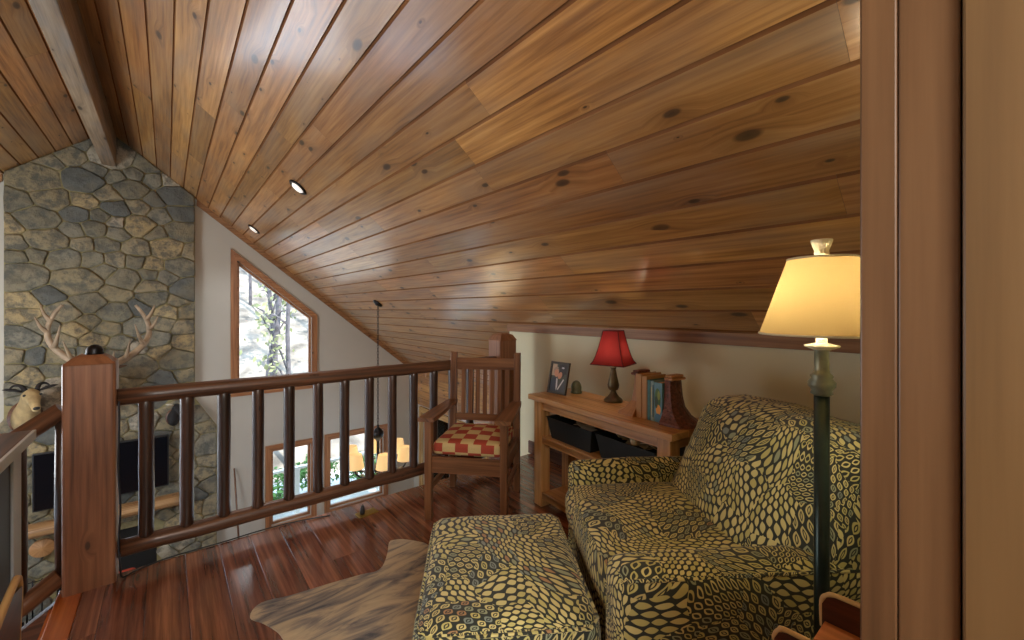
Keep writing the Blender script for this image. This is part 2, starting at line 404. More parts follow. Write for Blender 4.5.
# ------------------------------------------------------------------ mesh helper
class B:
    def __init__(s):
        s.bm = bmesh.new()
        s.uv = s.bm.loops.layers.uv.new('UVMap')
        s.mi = 0
    def face(s, vs, uvs=None, smooth=False):
        try:
            f = s.bm.faces.new(vs)
        except ValueError:
            return None
        f.smooth = smooth
        f.material_index = s.mi
        if uvs:
            for l, u in zip(f.loops, uvs):
                l[s.uv].uv = u
        return f
    def verts(s, pts, M_=None):
        return [s.bm.verts.new(M_ @ Vector(p) if M_ else Vector(p)) for p in pts]
    def _boxuv(s, faces, size, inv, off):
        ax = max(range(3), key=lambda i: size[i])
        o = [i for i in range(3) if i != ax]
        for f in faces:
            for l in f.loops:
                c = inv @ l.vert.co
                l[s.uv].uv = (c[ax] + off, c[o[0]] + c[o[1]] + off * .37)
    def box(s, size, M_=None, bevel=0., seg=2, smooth=False):
        """box centred on M_"""
        M_ = M_ or Matrix()
        t = bmesh.new()
        bmesh.ops.create_cube(t, size=1)
        for v in t.verts:
            v.co = Vector((v.co.x * size[0], v.co.y * size[1], v.co.z * size[2]))
        if bevel:
            bmesh.ops.bevel(t, geom=t.edges[:], offset=bevel, segments=seg, profile=.5, affect='EDGES')
        off = random.random() * 5
        mp = {v: s.bm.verts.new(M_ @ v.co) for v in t.verts}
        ax = max(range(3), key=lambda i: size[i])
        o = [i for i in range(3) if i != ax]
        for f in t.faces:
            s.face([mp[v] for v in f.verts], [(v.co[ax] + off, v.co[o[0]] + v.co[o[1]] + off * .37) for v in f.verts], smooth)
        t.free()
    def bx(s, x0, x1, y0, y1, z0, z1, bevel=0., seg=2):
        s.box((x1 - x0, y1 - y0, z1 - z0), Matrix.Translation(((x0 + x1) / 2, (y0 + y1) / 2, (z0 + z1) / 2)), bevel, seg)
    def tube(s, pts, rad, n=10, caps=True, smooth=True, flat=1.):
        pts = [Vector(p) for p in pts]
        if isinstance(rad, (int, float)):
            rad = [rad] * len(pts)
        d0 = (pts[1] - pts[0]).normalized()
        ref = Vector((0, 0, 1)) if abs(d0.z) < .9 else Vector((1, 0, 0))
        nx = d0.cross(ref).normalized()
        rings = []
        u = random.random() * 5
        us = []
        for i, p in enumerate(pts):
            if i == 0:
                t = pts[1] - pts[0]
            elif i == len(pts) - 1:
                t = pts[-1] - pts[-2]
            else:
                t = pts[i + 1] - pts[i - 1]
            t.normalize()
            nx = (nx - t * nx.dot(t)).normalized()
            ny = t.cross(nx)
            rings.append([s.bm.verts.new(p + (nx * math.cos(2 * PI * k / n) + ny * (flat * math.sin(2 * PI * k / n))) * rad[i]) for k in range(n)])
            if i:
                u += (pts[i] - pts[i - 1]).length
            us.append(u)
        for i in range(len(rings) - 1):
            for k in range(n):
                k2 = (k + 1) % n
                w0, w1 = 2 * PI * k / n * rad[i], 2 * PI * (k + 1) / n * rad[i]
                s.face([rings[i][k], rings[i][k2], rings[i + 1][k2], rings[i + 1][k]], [(us[i], w0), (us[i], w1), (us[i + 1], w1), (us[i + 1], w0)], smooth)
        if caps:
            s.face(rings[0][::-1], [(us[0], .01 * k) for k in range(n)])
            s.face(rings[-1], [(us[-1], .01 * k) for k in range(n)])
    def lathe(s, prof, M_=None, n=24, smooth=True, close=True, square=None):
        """prof: (radius, z); square = n-gon count via n"""
        M_ = M_ or Matrix()
        rings = []
        for r, z in prof:
            rings.append([s.bm.verts.new(M_ @ Vector((r * math.cos(2 * PI * (k + .5) / n), r * math.sin(2 * PI * (k + .5) / n), z))) for k in range(n)])
        for i in range(len(rings) - 1):
            for k in range(n):
                k2 = (k + 1) % n
                s.face([rings[i][k], rings[i][k2], rings[i + 1][k2], rings[i + 1][k]],
                       [(prof[i][1], k / n * .3), (prof[i][1], (k + 1) / n * .3), (prof[i + 1][1], (k + 1) / n * .3), (prof[i + 1][1], k / n * .3)], smooth)
        if close:
            if prof[0][0] > 1e-4:
                s.face(rings[0][::-1])
            if prof[-1][0] > 1e-4:
                s.face(rings[-1])
    def loft(s, secs, n=16, smooth=True):
        """secs: (centre, axis_a, axis_b) elliptical rings"""
        rings = []
        for c, a, b in secs:
            c, a, b = Vector(c), Vector(a), Vector(b)
            rings.append([s.bm.verts.new(c + a * math.cos(2 * PI * k / n) + b * math.sin(2 * PI * k / n)) for k in range(n)])
        for i in range(len(rings) - 1):
            for k in range(n):
                k2 = (k + 1) % n
                s.face([rings[i][k], rings[i][k2], rings[i + 1][k2], rings[i + 1][k]], [(i * .1, k / n), (i * .1, (k + 1) / n), (i * .1 + .1, (k + 1) / n), (i * .1 + .1, k / n)], smooth)
        s.face(rings[0][::-1], smooth=smooth)
        s.face(rings[-1], smooth=smooth)
    def prism(s, poly, M_, depth, holes=(), smooth=False, axis_u=0):
        """poly in local XY of M_, extruded along local Z from 0 to depth"""
        loops = [list(poly)] + [list(h) for h in holes]
        flat = [p for lp in loops for p in lp]
        tris = tessellate_polygon([[Vector((p[0], p[1], 0)) for p in lp] for lp in loops])
        a = s.verts([(p[0], p[1], 0) for p in flat], M_)
        b = s.verts([(p[0], p[1], depth) for p in flat], M_)
        off = random.random() * 5
        def uvof(p, d=0):
            return (p[axis_u] + off, p[1 - axis_u] + d + off * .37)
        for t in tris:
            p = [flat[i] for i in t]
            ar = (p[1][0] - p[0][0]) * (p[2][1] - p[0][1]) - (p[2][0] - p[0][0]) * (p[1][1] - p[0][1])
            t = t if ar > 0 else (t[0], t[2], t[1])
            s.face([b[i] for i in t], [uvof(flat[i]) for i in t], smooth)
            t2 = (t[0], t[2], t[1])
            s.face([a[i] for i in t2], [uvof(flat[i]) for i in t2], smooth)
        k = 0
        for lp in loops:
            n = len(lp)
            for i in range(n):
                i0, i1 = k + i, k + (i + 1) % n
                s.face([a[i0], a[i1], b[i1], b[i0]], [uvof(flat[i0]), uvof(flat[i1]), uvof(flat[i1], depth), uvof(flat[i0], depth)], False)
            k += n
    def rbox(s, size, r, M_=None, n=10, puff=(0, 0, 0), wr=0., seed=0, fn=None):
        """soft rounded box centred on M_, box-projected UVs in metres"""
        M_ = M_ or Matrix()
        h = [d / 2 for d in size]
        inn = [max(0, x - r) for x in h]
        def coords(i):
            c = [-h[i] + r * t for t in (0, .3, .65, 1)]
            m = n
            c += [-inn[i] + 2 * inn[i] * k / m for k in range(1, m)]
            c += [h[i] - r * t for t in (1, .65, .3, 0)]
            return c
        cs = [coords(i) for i in range(3)]
        cache = {}
        sv = Vector((seed * 7.1, seed * 3.3, seed * 1.7))
        def vert(p):
            key = tuple(round(x, 5) for x in p)
            if key in cache:
                return cache[key]
            q = Vector([max(-inn[i], min(inn[i], p[i])) for i in range(3)])
            d = Vector(p) - q
            o = q + d.normalized() * r if d.length > 1e-9 else q
            t = [o[i] / h[i] for i in range(3)]
            for i in range(3):
                if puff[i]:
                    j, k = [x for x in range(3) if x != i]
                    o[i] += puff[i] * (1 - t[j] ** 2) * (1 - t[k] ** 2) * (1 if t[i] > 0 else -1) * abs(t[i])
            if fn:
                o = fn(o)
            if wr:
                nz = noise.noise_vector(o * 5 + sv) * wr + noise.noise_vector(o * 14 + sv) * wr * .35
                o = o + nz
            v = s.bm.verts.new(M_ @ o)
            cache[key] = v
            return v
        for ax in range(3):
            a, b_ = [(1, 2), (0, 2), (0, 1)][ax]
            for sg in (-1, 1):
                for i in range(len(cs[a]) - 1):
                    for j in range(len(cs[b_]) - 1):
                        q = []
                        for (ii, jj) in ((i, j), (i + 1, j), (i + 1, j + 1), (i, j + 1)):
                            p = [0, 0, 0]
                            p[ax] = sg * h[ax]
                            p[a] = cs[a][ii]
                            p[b_] = cs[b_][jj]
                            q.append(p)
                        flip = (sg < 0) ^ (ax == 1)
                        if flip:
                            q = q[::-1]
                        uvs = []
                        for p in q:
                            if ax == 0:
                                uvs.append((p[1] + seed, p[2] + sg * h[0]))
                            elif ax == 1:
                                uvs.append((p[0] + .4 + seed, p[2] + sg * h[1]))
                            else:
                                uvs.append((p[1] + seed, p[0] * 1. + sg * h[2] - h[0] * 0 + .9))
                        s.face([vert(p) for p in q], uvs, True)
    def sphere(s, c, r, n=16, sc=(1, 1, 1)):
        prof = [(max(1e-5, math.sin(PI * i / (n // 2))) * r, -math.cos(PI * i / (n // 2)) * r) for i in range(n // 2 + 1)]
        s.lathe(prof, Matrix.Translation(c) @ Matrix.Diagonal((*sc, 1)), n, close=False)

def root_matrix(o):
    while o.parent:
        o = o.parent
    return Matrix.Translation(o.location) @ Matrix.Rotation(o.rotation_euler.z, 4, 'Z')

def obj(name, b, mats, parent=None, world=False, smooth_angle=None):
    """link ONE mesh object; world: the geometry was written in world coordinates"""
    bm = b.bm
    bmesh.ops.remove_doubles(bm, verts=bm.verts[:], dist=1e-5)
    bmesh.ops.recalc_face_normals(bm, faces=bm.faces[:])
    if parent is not None and world:
        bm.transform(root_matrix(parent).inverted())
    me = bpy.data.meshes.new(name)
    bm.to_mesh(me)
    bm.free()
    if not isinstance(mats, (list, tuple)):
        mats = [mats]
    for m in mats:
        me.materials.append(M[m] if isinstance(m, str) else m)
    o = bpy.data.objects.new(name, me)
    COL.objects.link(o)
    if parent is not None:
        o.parent = parent
    return o

def raw(name, b, mats, parent=None, world=False):
    """obj() without welding or normal recalculation (many islands)"""
    bm = b.bm
    if parent is not None and world:
        bm.transform(root_matrix(parent).inverted())
    me = bpy.data.meshes.new(name)
    bm.to_mesh(me)
    bm.free()
    for m in ([mats] if isinstance(mats, str) else mats):
        me.materials.append(M[m])
    o = bpy.data.objects.new(name, me)
    COL.objects.link(o)
    if parent is not None:
        o.parent = parent
    return o

def tag(o, label=None, cat=None, group=None, kind=None):
    if label: o['label'] = label
    if cat: o['category'] = cat
    if group: o['group'] = group
    if kind: o['kind'] = kind
    return o

def thing(name, label, cat, loc=(0, 0, 0), rotz=0., group=None, kind=None):
    o = bpy.data.objects.new(name, None)
    o.empty_display_size = .1
    COL.objects.link(o)
    o.location = loc
    o.rotation_euler = (0, 0, rotz)
    return tag(o, label, cat, group, kind)

def struct(name, b, mats, parent=None, label=None, cat=None, weld=True):
    o = obj(name, b, mats, parent) if weld else raw(name, b, mats, parent)
    if parent is None:
        tag(o, label, cat, None, 'structure')
    return o

def copy_tree(o, parent=None):
    c = o.copy()
    COL.objects.link(c)
    if parent is not None:
        c.parent = parent
    for ch in o.children:
        copy_tree(ch, c)
    return c

T = Matrix.Translation
def R(a, ax='Z'):
    return Matrix.Rotation(a, 4, ax)

# ------------------------------------------------------------------ the building
YG = 7.75                     # inner face of the gable wall
RX = -.59                     # ridge line
SL = .8
def zc(x):                    # ceiling height over x
    return 3.183 - SL * x if x > RX else 3.183 - SL * (2 * RX - x)
XE = 3.82                     # eave wall, and its mirror image
XW = 2 * RX - XE
YB = -2.6                     # back of the house
ZL = -2.65                    # lower floor

# ceiling of V-jointed pine boards
def ceiling():
    b = B()
    pitch = .1455
    ca = math.sqrt(1 + SL * SL)
    rnd = random.Random(5)
    for side in (1, -1):
        k0 = 0
        x = RX if side < 0 else RX
        # seams at 1.346 + k * pitch on the camera's side of the ridge, mirrored on the other
        seams = [1.346 + pitch * k for k in range(-40, 30)]
        seams = [x for x in seams if RX + .02 < x < XE + .3]
        seams = [RX] + seams
        for i in range(len(seams) - 1):
            xa, xb = seams[i], seams[i + 1]
            y = YB
            while y < YG:
                ln = rnd.uniform(1.5, 4.6)
                y1 = min(YG, y + ln)
                if YG - y1 < .5:
                    y1 = YG
                g = .0065
                up = .012
                prof = [(xa, up), (xa + g, 0), (xb - g, 0), (xb, up)]
                e = .0005
                ya, yb = y + e, y1 - e
                uo = rnd.random() * 9
                P = []
                for (px, dz) in prof:
                    X = px if side > 0 else 2 * RX - px
                    zz = 3.183 - SL * px + dz
                    P.append((X, zz, (px - xa) * ca))
                va = [b.bm.verts.new((p[0], ya, p[1])) for p in P]
                vb = [b.bm.verts.new((p[0], yb, p[1])) for p in P]
                for j in range(3):
                    b.mi = 0 if j == 1 else 2
                    q = [va[j], va[j + 1], vb[j + 1], vb[j]]
                    uvq = [(ya + uo, P[j][2]), (ya + uo, P[j + 1][2]), (yb + uo, P[j + 1][2]), (yb + uo, P[j][2])]
                    if side > 0:
                        q, uvq = q[::-1], uvq[::-1]
                    f = b.face(q, uvq)
                y = y1
    # roof slab above the boards, added unseen to block skylight
    b.mi = 1
    for side in (1, -1):
        x0, x1 = RX, XE + .5
        pts = []
        for px in (x0, x1):
            X = px if side > 0 else 2 * RX - px
            z = 3.183 - SL * px + .013
            pts.append((X, z))
        for (ya, yb) in ((YB - .3, YG + .5),):
            lo = [b.bm.verts.new((pts[i][0], yy, pts[i][1])) for i in (0, 1) for yy in (ya, yb)]
            hi = [b.bm.verts.new((pts[i][0], yy, pts[i][1] + .2)) for i in (0, 1) for yy in (ya, yb)]
            for f in ((0, 1, 3, 2),):
                b.face([lo[i] for i in f]); b.face([hi[i] for i in f])
            for a_, c_ in ((0, 1), (1, 3), (3, 2), (2, 0)):
                b.face([lo[a_], lo[c_], hi[c_], hi[a_]])
    return struct('ceiling', b, ['pine', 'roof', 'pine_groove'], weld=False)
ceiling()

# ridge beam
b = B()
b.bx(-.66, -.52, YB, 7.7, 3.19, 3.70, .008)
tag(obj('ridge_beam', b, 'beam'), kind='structure')

b = B()  # trim board beside the beam, also standing in for shade on the ceiling
b.prism([(-.66, zc(-.66)), (-.76, zc(-.76)), (-.76, zc(-.76) - .03), (-.66, zc(-.66) - .03)], Matrix(((1, 0, 0, 0), (0, 0, 1, YB), (0, 1, 0, 0), (0, 0, 0, 1))), 7.68 - YB)
struct('trim_beam_shade', b, 'pine_trim')
# boards of the loft floor
def plank_floor(b, x0, x1, y0, y1, z, pitch, th=.03, first=None, along='y', seed=1):
    rnd = random.Random(seed)
    xs = [x0]
    x = first if first is not None else x0
    while x < x1 - .01:
        if x > x0 + .01:
            xs.append(x)
        x += pitch
    xs.append(x1)
    for i in range(len(xs) - 1):
        y = y0
        while y < y1:
            ye = min(y1, y + rnd.uniform(1.6, 3.4))
            if y1 - ye < .4:
                ye = y1
            g = .0014
            b.box((xs[i + 1] - xs[i] - g, ye - y - g, th), T(((xs[i] + xs[i + 1]) / 2, (y + ye) / 2, z - th / 2)), .0012, 1)
            y = ye
b = B()
plank_floor(b, -.30, 2.55, -2.6, 2.83, 0, .147, first=-.074 - .147)
b.mi = 1
b.bx(-.386, -.3015, 1.96, 2.83, -.03, 0, .004)
b.mi = 2
b.bx(-.37, 2.55, -2.6, 2.82, -.28, -.032)
struct('floor', b, ['floor', 'nosing', 'beam'], weld=False)
b = B()
b.bx(-1.9, -.302, -2.6, 1.86, -.06, 0)
b.mi = 1
b.bx(-.30, 2.54, 2.822, 2.838, -.3, -.004, .003)
struct('trim_1', b, ['floor', 'pine_trim'], weld=False)
b = B()
b.mi = 0
plank_floor(b, XW, XE, YB, YG, ZL, .12, first=XW, seed=3)
b.mi = 1
b.bx(XW, XE, YB, YG, ZL - .2, ZL - .035)
struct('floor_lower', b, ['lower_floor', 'roof'], weld=False)

# ---- gable wall with its windows
def inset(poly, d):
    n = len(poly)
    out = []
    area = sum(poly[i][0] * poly[(i + 1) % n][1] - poly[(i + 1) % n][0] * poly[i][1] for i in range(n))
    sg = 1 if area > 0 else -1
    for i in range(n):
        p0, p1, p2 = Vector(poly[i - 1]), Vector(poly[i]), Vector(poly[(i + 1) % n])
        e1, e2 = (p1 - p0).normalized(), (p2 - p1).normalized()
        n1, n2 = Vector((-e1.y, e1.x)) * sg, Vector((-e2.y, e2.x)) * sg
        bis = (n1 + n2)
        k = d / max(.2, bis.dot(n1))
        out.append(tuple(p1 + bis * k))
    return out

# local XY -> world XZ on the gable (local z grows outdoors, +y)
def gable_m(y):
    return Matrix(((1, 0, 0, 0), (0, 0, 1, y), (0, 1, 0, 0), (0, 0, 0, 1)))

up_r = [(.755, -.05), (2.0, -.05), (2.0, 1.20), (.755, 2.23)]
lo1 = [(1.22, -2.30), (1.99, -2.30), (1.99, -.905), (1.22, -.905)]
lo2 = [(2.12, -2.30), (3.27, -2.30), (3.27, -.89), (2.12, -.89)]
mir = lambda poly: [(2 * RX - x, z) for x, z in poly][::-1]
up_l = [(-4.35, -.05), (-1.72, -.05), (-1.72, 2.25), (-4.35, .12)]
lo3 = [(-3.1, -2.30), (-1.90, -2.30), (-1.90, -.42), (-3.1, -.42)]
lo4 = [(-4.6, -2.30), (-3.3, -2.30), (-3.3, -.42), (-4.6, -.42)]
win_polys = [up_r, lo1, lo2, up_l, lo3, lo4]
CW = .085
holes = [inset(p, CW) for p in win_polys]
outer = [(XW - .2, ZL - .2), (XE + .2, ZL - .2), (XE + .2, zc(XE + .2) + .05), (RX, zc(RX) + .05), (XW - .2, zc(XE + .2) + .05)]
b = B()
b.prism(outer, gable_m(YG), .22, holes)
struct('wall_gable', b, 'wall')

for i, p in enumerate(win_polys):
    w = thing('window_%d' % (i + 1), None, None, (sum(q[0] for q in p) / 4, YG, sum(q[1] for q in p) / 4), kind='structure')
    b = B()
    n = 4
    inn = holes[i]
    for k in range(n):                                   # four mitred boards
        q = [p[k], p[(k + 1) % n], inn[(k + 1) % n], inn[k]]
        ax = 0 if abs(p[k][0] - p[(k + 1) % n][0]) > abs(p[k][1] - p[(k + 1) % n][1]) else 1
        b.prism(q, gable_m(YG - .028), .028, axis_u=ax)
    obj('casing', b, 'casing', w, True)
    b = B()
    i2 = inset(inn, .035)
    b.prism(inn, gable_m(YG + .05), .05, [i2])
    obj('sash', b, 'casing', w, True)
    b = B()
    b.prism(i2, gable_m(YG + .07), .006)
    obj('glass', b, 'glass', w, True)

# trims along the gable: rake board under the sloping ceiling
b = B()
ln = math.hypot(XE - .3, SL * (XE - .3))
rz = .085
q = [(.34, zc(.34)), (XE, zc(XE)), (XE, zc(XE) - rz), (.34, zc(.34) - rz)]
b.prism(q, gable_m(YG - .03), .03)
struct('trim_2', b, 'pine_trim')
b = B()
b.prism([(2 * RX - x, z) for x, z in q][::-1], gable_m(YG - .03), .03)
struct('trim_3', b, 'pine_trim')

# eave walls (local XY -> world YZ)
def eave_m(x, s=1):
    return Matrix(((0, 0, s, x), (1, 0, 0, 0), (0, 1, 0, 0), (0, 0, 0, 1)))
we = [(5.7, -2.2), (7.45, -2.2), (7.45, -.58), (5.7, -.58)]
we2 = [(3.6, -2.2), (5.3, -2.2), (5.3, -.58), (3.6, -.58)]
b = B()
top = zc(XE) + .03
b.prism([(YB, ZL - .2), (YG, ZL - .2), (YG, top), (YB, top)], eave_m(XE), .2, [inset(we, .1), inset(we2, .1)])
# horizontal pine boards above the window
b.mi = 1
rnd = random.Random(8)
z = -.56
while z < top - .02:
    y = 3.2
    while y < YG:
        y1 = min(YG, y + rnd.uniform(1.4, 2.6))
        b.bx(XE - .02, XE, y + .001, y1 - .001, z, min(top, z + .138), .004, 1)
        y = y1
    z += .14
struct('wall_eave', b, ['wall', 'pine'], weld=False)
for i, p in enumerate((we, we2)):
    w = thing('window_%d' % (7 + i), None, None, (XE, (p[0][0] + p[1][0]) / 2, -1.4), kind='structure')
    b = B()
    inn = inset(p, .1)
    for k in range(4):
        b.prism([p[k], p[(k + 1) % 4], inn[(k + 1) % 4], inn[k]], eave_m(XE - .045), .045, axis_u=k % 2)
    obj('casing', b, 'pale_edge', w, True)
    b = B()
    i2 = inset(inn, .04)
    b.prism(inn, eave_m(XE + .05), .05, [i2])
    obj('sash', b, 'pale_edge', w, True)
    b = B()
    b.prism(i2, eave_m(XE + .07), .006)
    obj('glass', b, 'glass', w, True)
b = B()
wl = [(1.2, -2.2), (4.0, -2.2), (4.0, -.2), (1.2, -.2)]
wl2 = [(4.6, -2.2), (7.2, -2.2), (7.2, -.2), (4.6, -.2)]
b.prism([(YB, ZL - .2), (YG, ZL - .2), (YG, top), (YB, top)], eave_m(XW - .2), .2, [wl, wl2])
struct('wall_far_eave', b, 'wall')
for i, p in enumerate((wl, wl2)):
    b = B()
    b.prism(p, eave_m(XW - .1), .04, [inset(p, .06)])
    w = struct('window_%d' % (9 + i), b, 'casing')
    b = B()
    b.prism(inset(p, .06), eave_m(XW - .09), .006)
    obj('glass', b, 'glass', w)
b = B()
bw = [(XW - .2, ZL - .2), (XE + .2, ZL - .2), (XE + .2, zc(XE + .2) + .05), (RX, zc(RX) + .05), (XW - .2, zc(XE + .2) + .05)]
b.prism(bw, gable_m(YB - .2), .2)
struct('wall_back', b, 'wall')

# knee wall and its pine trim
b = B()
b.bx(2.55, 2.67, -2.6, 3.15, -.28, zc(2.55) + .01)
b.bx(2.6, XE, 3.05, 3.15, ZL, zc(2.67) - .01) if False else None
struct('wall_knee', b, 'knee')
b = B()
b.bx(2.525, 2.55, .1, 3.16, 1.09, 1.163, .003)
struct('trim_4', b, 'pine_trim')
b = B()
b.bx(2.532, 2.55, .1, 2.86, 0, .11, .004)
struct('baseboard_knee', b, 'rail')
# wall with the doorway the camera stands in
b = B()
JX = .5
b.prism([(JX + .02, 0), (2.55, 0), (2.55, zc(2.55) + .004), (JX + .02, zc(JX + .02) + .004)], gable_m(-.03), .125)
b.prism([(-.6, 0), (-.45, 0), (-.45, zc(-.45) + .004), (-.6, zc(-.59) + .004)], gable_m(-.03), .125)
struct('wall_doorway', b, 'knee')
# door jamb beside the camera
d1 = thing('door_1', None, None, (JX, .05, 0), kind='structure')
b = B()
b.bx(JX, JX + .02, .0722, .0979, 0, 2.2, .0015)
b.bx(JX + .0008, JX + .02, .0335, .0716, 0, 2.2, .0015)
obj('jamb', b, 'jamb', d1, True)
b = B()
b.bx(JX - .006, JX + .02, -.06, .0322, 0, 2.2, .002)
obj('stop', b, 'jamb_light', d1, True)
b = B()
b.bx(JX + .07, JX + .17, .098, .112, 0, 2.2, .003)
obj('casing', b, 'jamb', d1, True)

# half wall beside the stair
b = B()
b.bx(-.46, -.345, .12, 1.905, 0, .9)
b.mi = 1
b.bx(-.345, -.338, 1.83, 1.912, 0, .9, .002)
b.bx(-.46, -.338, 1.905, 1.912, 0, .9, .002)
b.mi = 2
b.bx(-.49, -.318, .12, 1.935, .9, .93, .004)
b.mi = 1
b.bx(-.322, -.312, .12, 1.937, .9, .929, .002)
struct('wall_stair', b, ['halfwall', 'half_strip', 'rail'], weld=False)

# stairs down from the loft, towards -x
b = B()
nst = 13
rise, run = 2.65 / 14, .255
for i in range(nst):
    zt = -rise * (i + 1)
    x1 = -.386 - run * i
    b.bx(x1 - run - .02, x1, 1.94, 2.74, zt - .035, zt, .005)
    b.bx(x1 - .018, x1, 1.94, 2.74, zt, zt + rise - .036 if i else -.032)
st = struct('staircase', b, 'nosing', weld=False)
b = B()
sk = [(-.375, -.01), (-.375, -.36), (-3.75, -2.65), (-3.75, -2.4)]
b.prism(sk, gable_m(2.745), .04, axis_u=0)
obj('stringer', b, 'rail', st)

# ---- chimney of field stone
def clip(poly, px, py, nx, ny):
    out = []
    n = len(poly)
    for i in range(n):
        a, c = poly[i], poly[(i + 1) % n]
        da = (a[0] - px) * nx + (a[1] - py) * ny
        dc = (c[0] - px) * nx + (c[1] - py) * ny
        if da <= 0:
            out.append(a)
        if (da < 0 < dc) or (dc < 0 < da):
            t = da / (da - dc)
            out.append((a[0] + (c[0] - a[0]) * t, a[1] + (c[1] - a[1]) * t))
    return out

CH_Y = 7.64
def chimney():
    b = B()
    cx = RX
    hw0, hw1 = .905, 1.165
    outl = [(cx - hw1, ZL), (cx + hw1, ZL), (cx + hw1, -.44), (cx + hw0, .0), (cx + hw0, zc(cx + hw0)), (cx, zc(cx)), (cx - hw0, zc(cx - hw0)), (cx - hw0, .0), (cx - hw1, -.44)]
    fire = [(cx - .48, ZL + .32), (cx + .48, ZL + .32), (cx + .48, ZL + .85), (cx + .3, ZL + 1.0), (cx - .3, ZL + 1.0), (cx - .48, ZL + .85)]
    b.mi = 1
    b.prism(outl, gable_m(CH_Y + .03), .09, [fire])
    b.mi = 0
    rnd = random.Random(21)
    pts = []
    sx = .78          # stones lie wider than tall
    tries = 0
    while tries < 30000:
        tries += 1
        x, z = rnd.uniform(cx - hw1, cx + hw1), rnd.uniform(ZL, zc(cx))
        rad = rnd.choice((.14, .17, .2, .24, .28, .33))
        if z > zc(x) - .03 or (z > 0 and abs(x - cx) > hw0 - .03):
            continue
        if all(((x - p[0]) * sx) ** 2 + (z - p[1]) ** 2 > (.5 * (rad + p[2])) ** 2 * .82 for p in pts):
            pts.append((x, z, rad))
    for i, (x, z, rad) in enumerate(pts):
        poly = [(x - .6, z - .6), (x + .6, z - .6), (x + .6, z + .6), (x - .6, z + .6)]
        for j, (x2, z2, r2) in enumerate(pts):
            if j == i or abs(x2 - x) > 1.1 or abs(z2 - z) > 1.1:
                continue
            # power diagram in squashed space: bigger stones take more room
            dx, dz = (x2 - x) * sx, z2 - z
            d2 = dx * dx + dz * dz
            t = .5 + (rad ** 2 - r2 ** 2) * .12 / d2
            mx, mz = x + (x2 - x) * t, z + dz * t
            poly = clip(poly, mx, mz, dx * sx, dz)
            if len(poly) < 3:
                break
        if len(poly) < 3:
            continue
        for k in range(len(outl)):                    # keep to the chimney (convex pieces only)
            a, c = outl[k], outl[(k + 1) % len(outl)]
            nx, nz = c[1] - a[1], -(c[0] - a[0])
            if k in (3, 6) and z < -.05:
                continue
            if k in (2, 7) and not -.75 < z < .15:
                continue
            poly = clip(poly, a[0], a[1], nx, nz)
            if len(poly) < 3:
                break
        if len(poly) < 3:
            continue
        if abs(x - cx) < .52 and z < ZL + 1.02 and z > ZL + .3:
            continue
        # merge tiny edges, round the outline and wobble it
        q = []
        n = len(poly)
        for k in range(n):
            a, c = Vector(poly[k]), Vector(poly[(k + 1) % n])
            if (c - a).length < .03:
                q.append((a + c) / 2)
                continue
            l = (c - a).length
            cut = min(.016, l * .2)
            q.append(a + (c - a) * (cut / l))
            if l > .14:
                mid = (a + c) / 2
                q.append(mid + Vector((rnd.uniform(-1, 1), rnd.uniform(-1, 1))) * .008)
            q.append(c - (c - a) * (cut / l))
        cen = sum(q, Vector((0, 0))) / len(q)
        depth = rnd.uniform(.02, .045)
        def shr(p, d):
            v = p - cen
            l = v.length
            return cen + v * max(.2, (l - d) / l)
        rings = []
        tilt = (rnd.uniform(-.08, .08), rnd.uniform(-.08, .08))
        for d, dep in ((.005, 0), (.006, depth * .6), (.012, depth * .9), (.03, depth)):
            ring = []
            for p in q:
                s_ = shr(p, d)
                dd = dep + (tilt[0] * (s_.x - cen.x) + tilt[1] * (s_.y - cen.y) if dep > 0 else 0)
                ring.append(b.bm.verts.new((s_.x, CH_Y + .032 - dd, s_.y)))
            rings.append(ring)
        m = len(q)
        for r in range(3):
            for k in range(m):
                b.face([rings[r][k], rings[r][(k + 1) % m], rings[r + 1][(k + 1) % m], rings[r + 1][k]], smooth=r > 0)
        b.face(rings[3], smooth=True)
    bmesh.ops.recalc_face_normals(b.bm, faces=b.bm.faces[:])
    return raw('stone_chimney', b, ['stone', 'mortar'])
ch = chimney()
tag(ch, kind='structure')
b = B()
b.bx(RX - .48, RX + .48, 7.72, 7.735, ZL + .3, ZL + 1.02)
obj('firebox', b, 'soot', ch)
b = B()
b.bx(RX - 1.3, RX + 1.3, 6.95, 7.6, ZL, ZL + .22, .02)
tag(obj('hearth', b, 'hearth'), kind='structure')
# mantel log
b = B()
secs = []
for k in range(15):
    x = RX - .72 + 1.44 * k / 14
    w = noise.noise(Vector((x * 2.2, 3.1, 0)))
    secs.append(((x, 7.47 + .01 * w, -1.335 + .01 * noise.noise(Vector((x * 3, 9, 0)))), (0, .13 + .02 * w, 0), (0, 0, .085 + .015 * w)))
n = 12
for i, (c, a, d) in enumerate(secs):
    pass
b.loft(secs, 14)
tag(obj('mantel', b, 'mantel'), 'rough log mantel shelf across the stone chimney under the television', 'mantel')

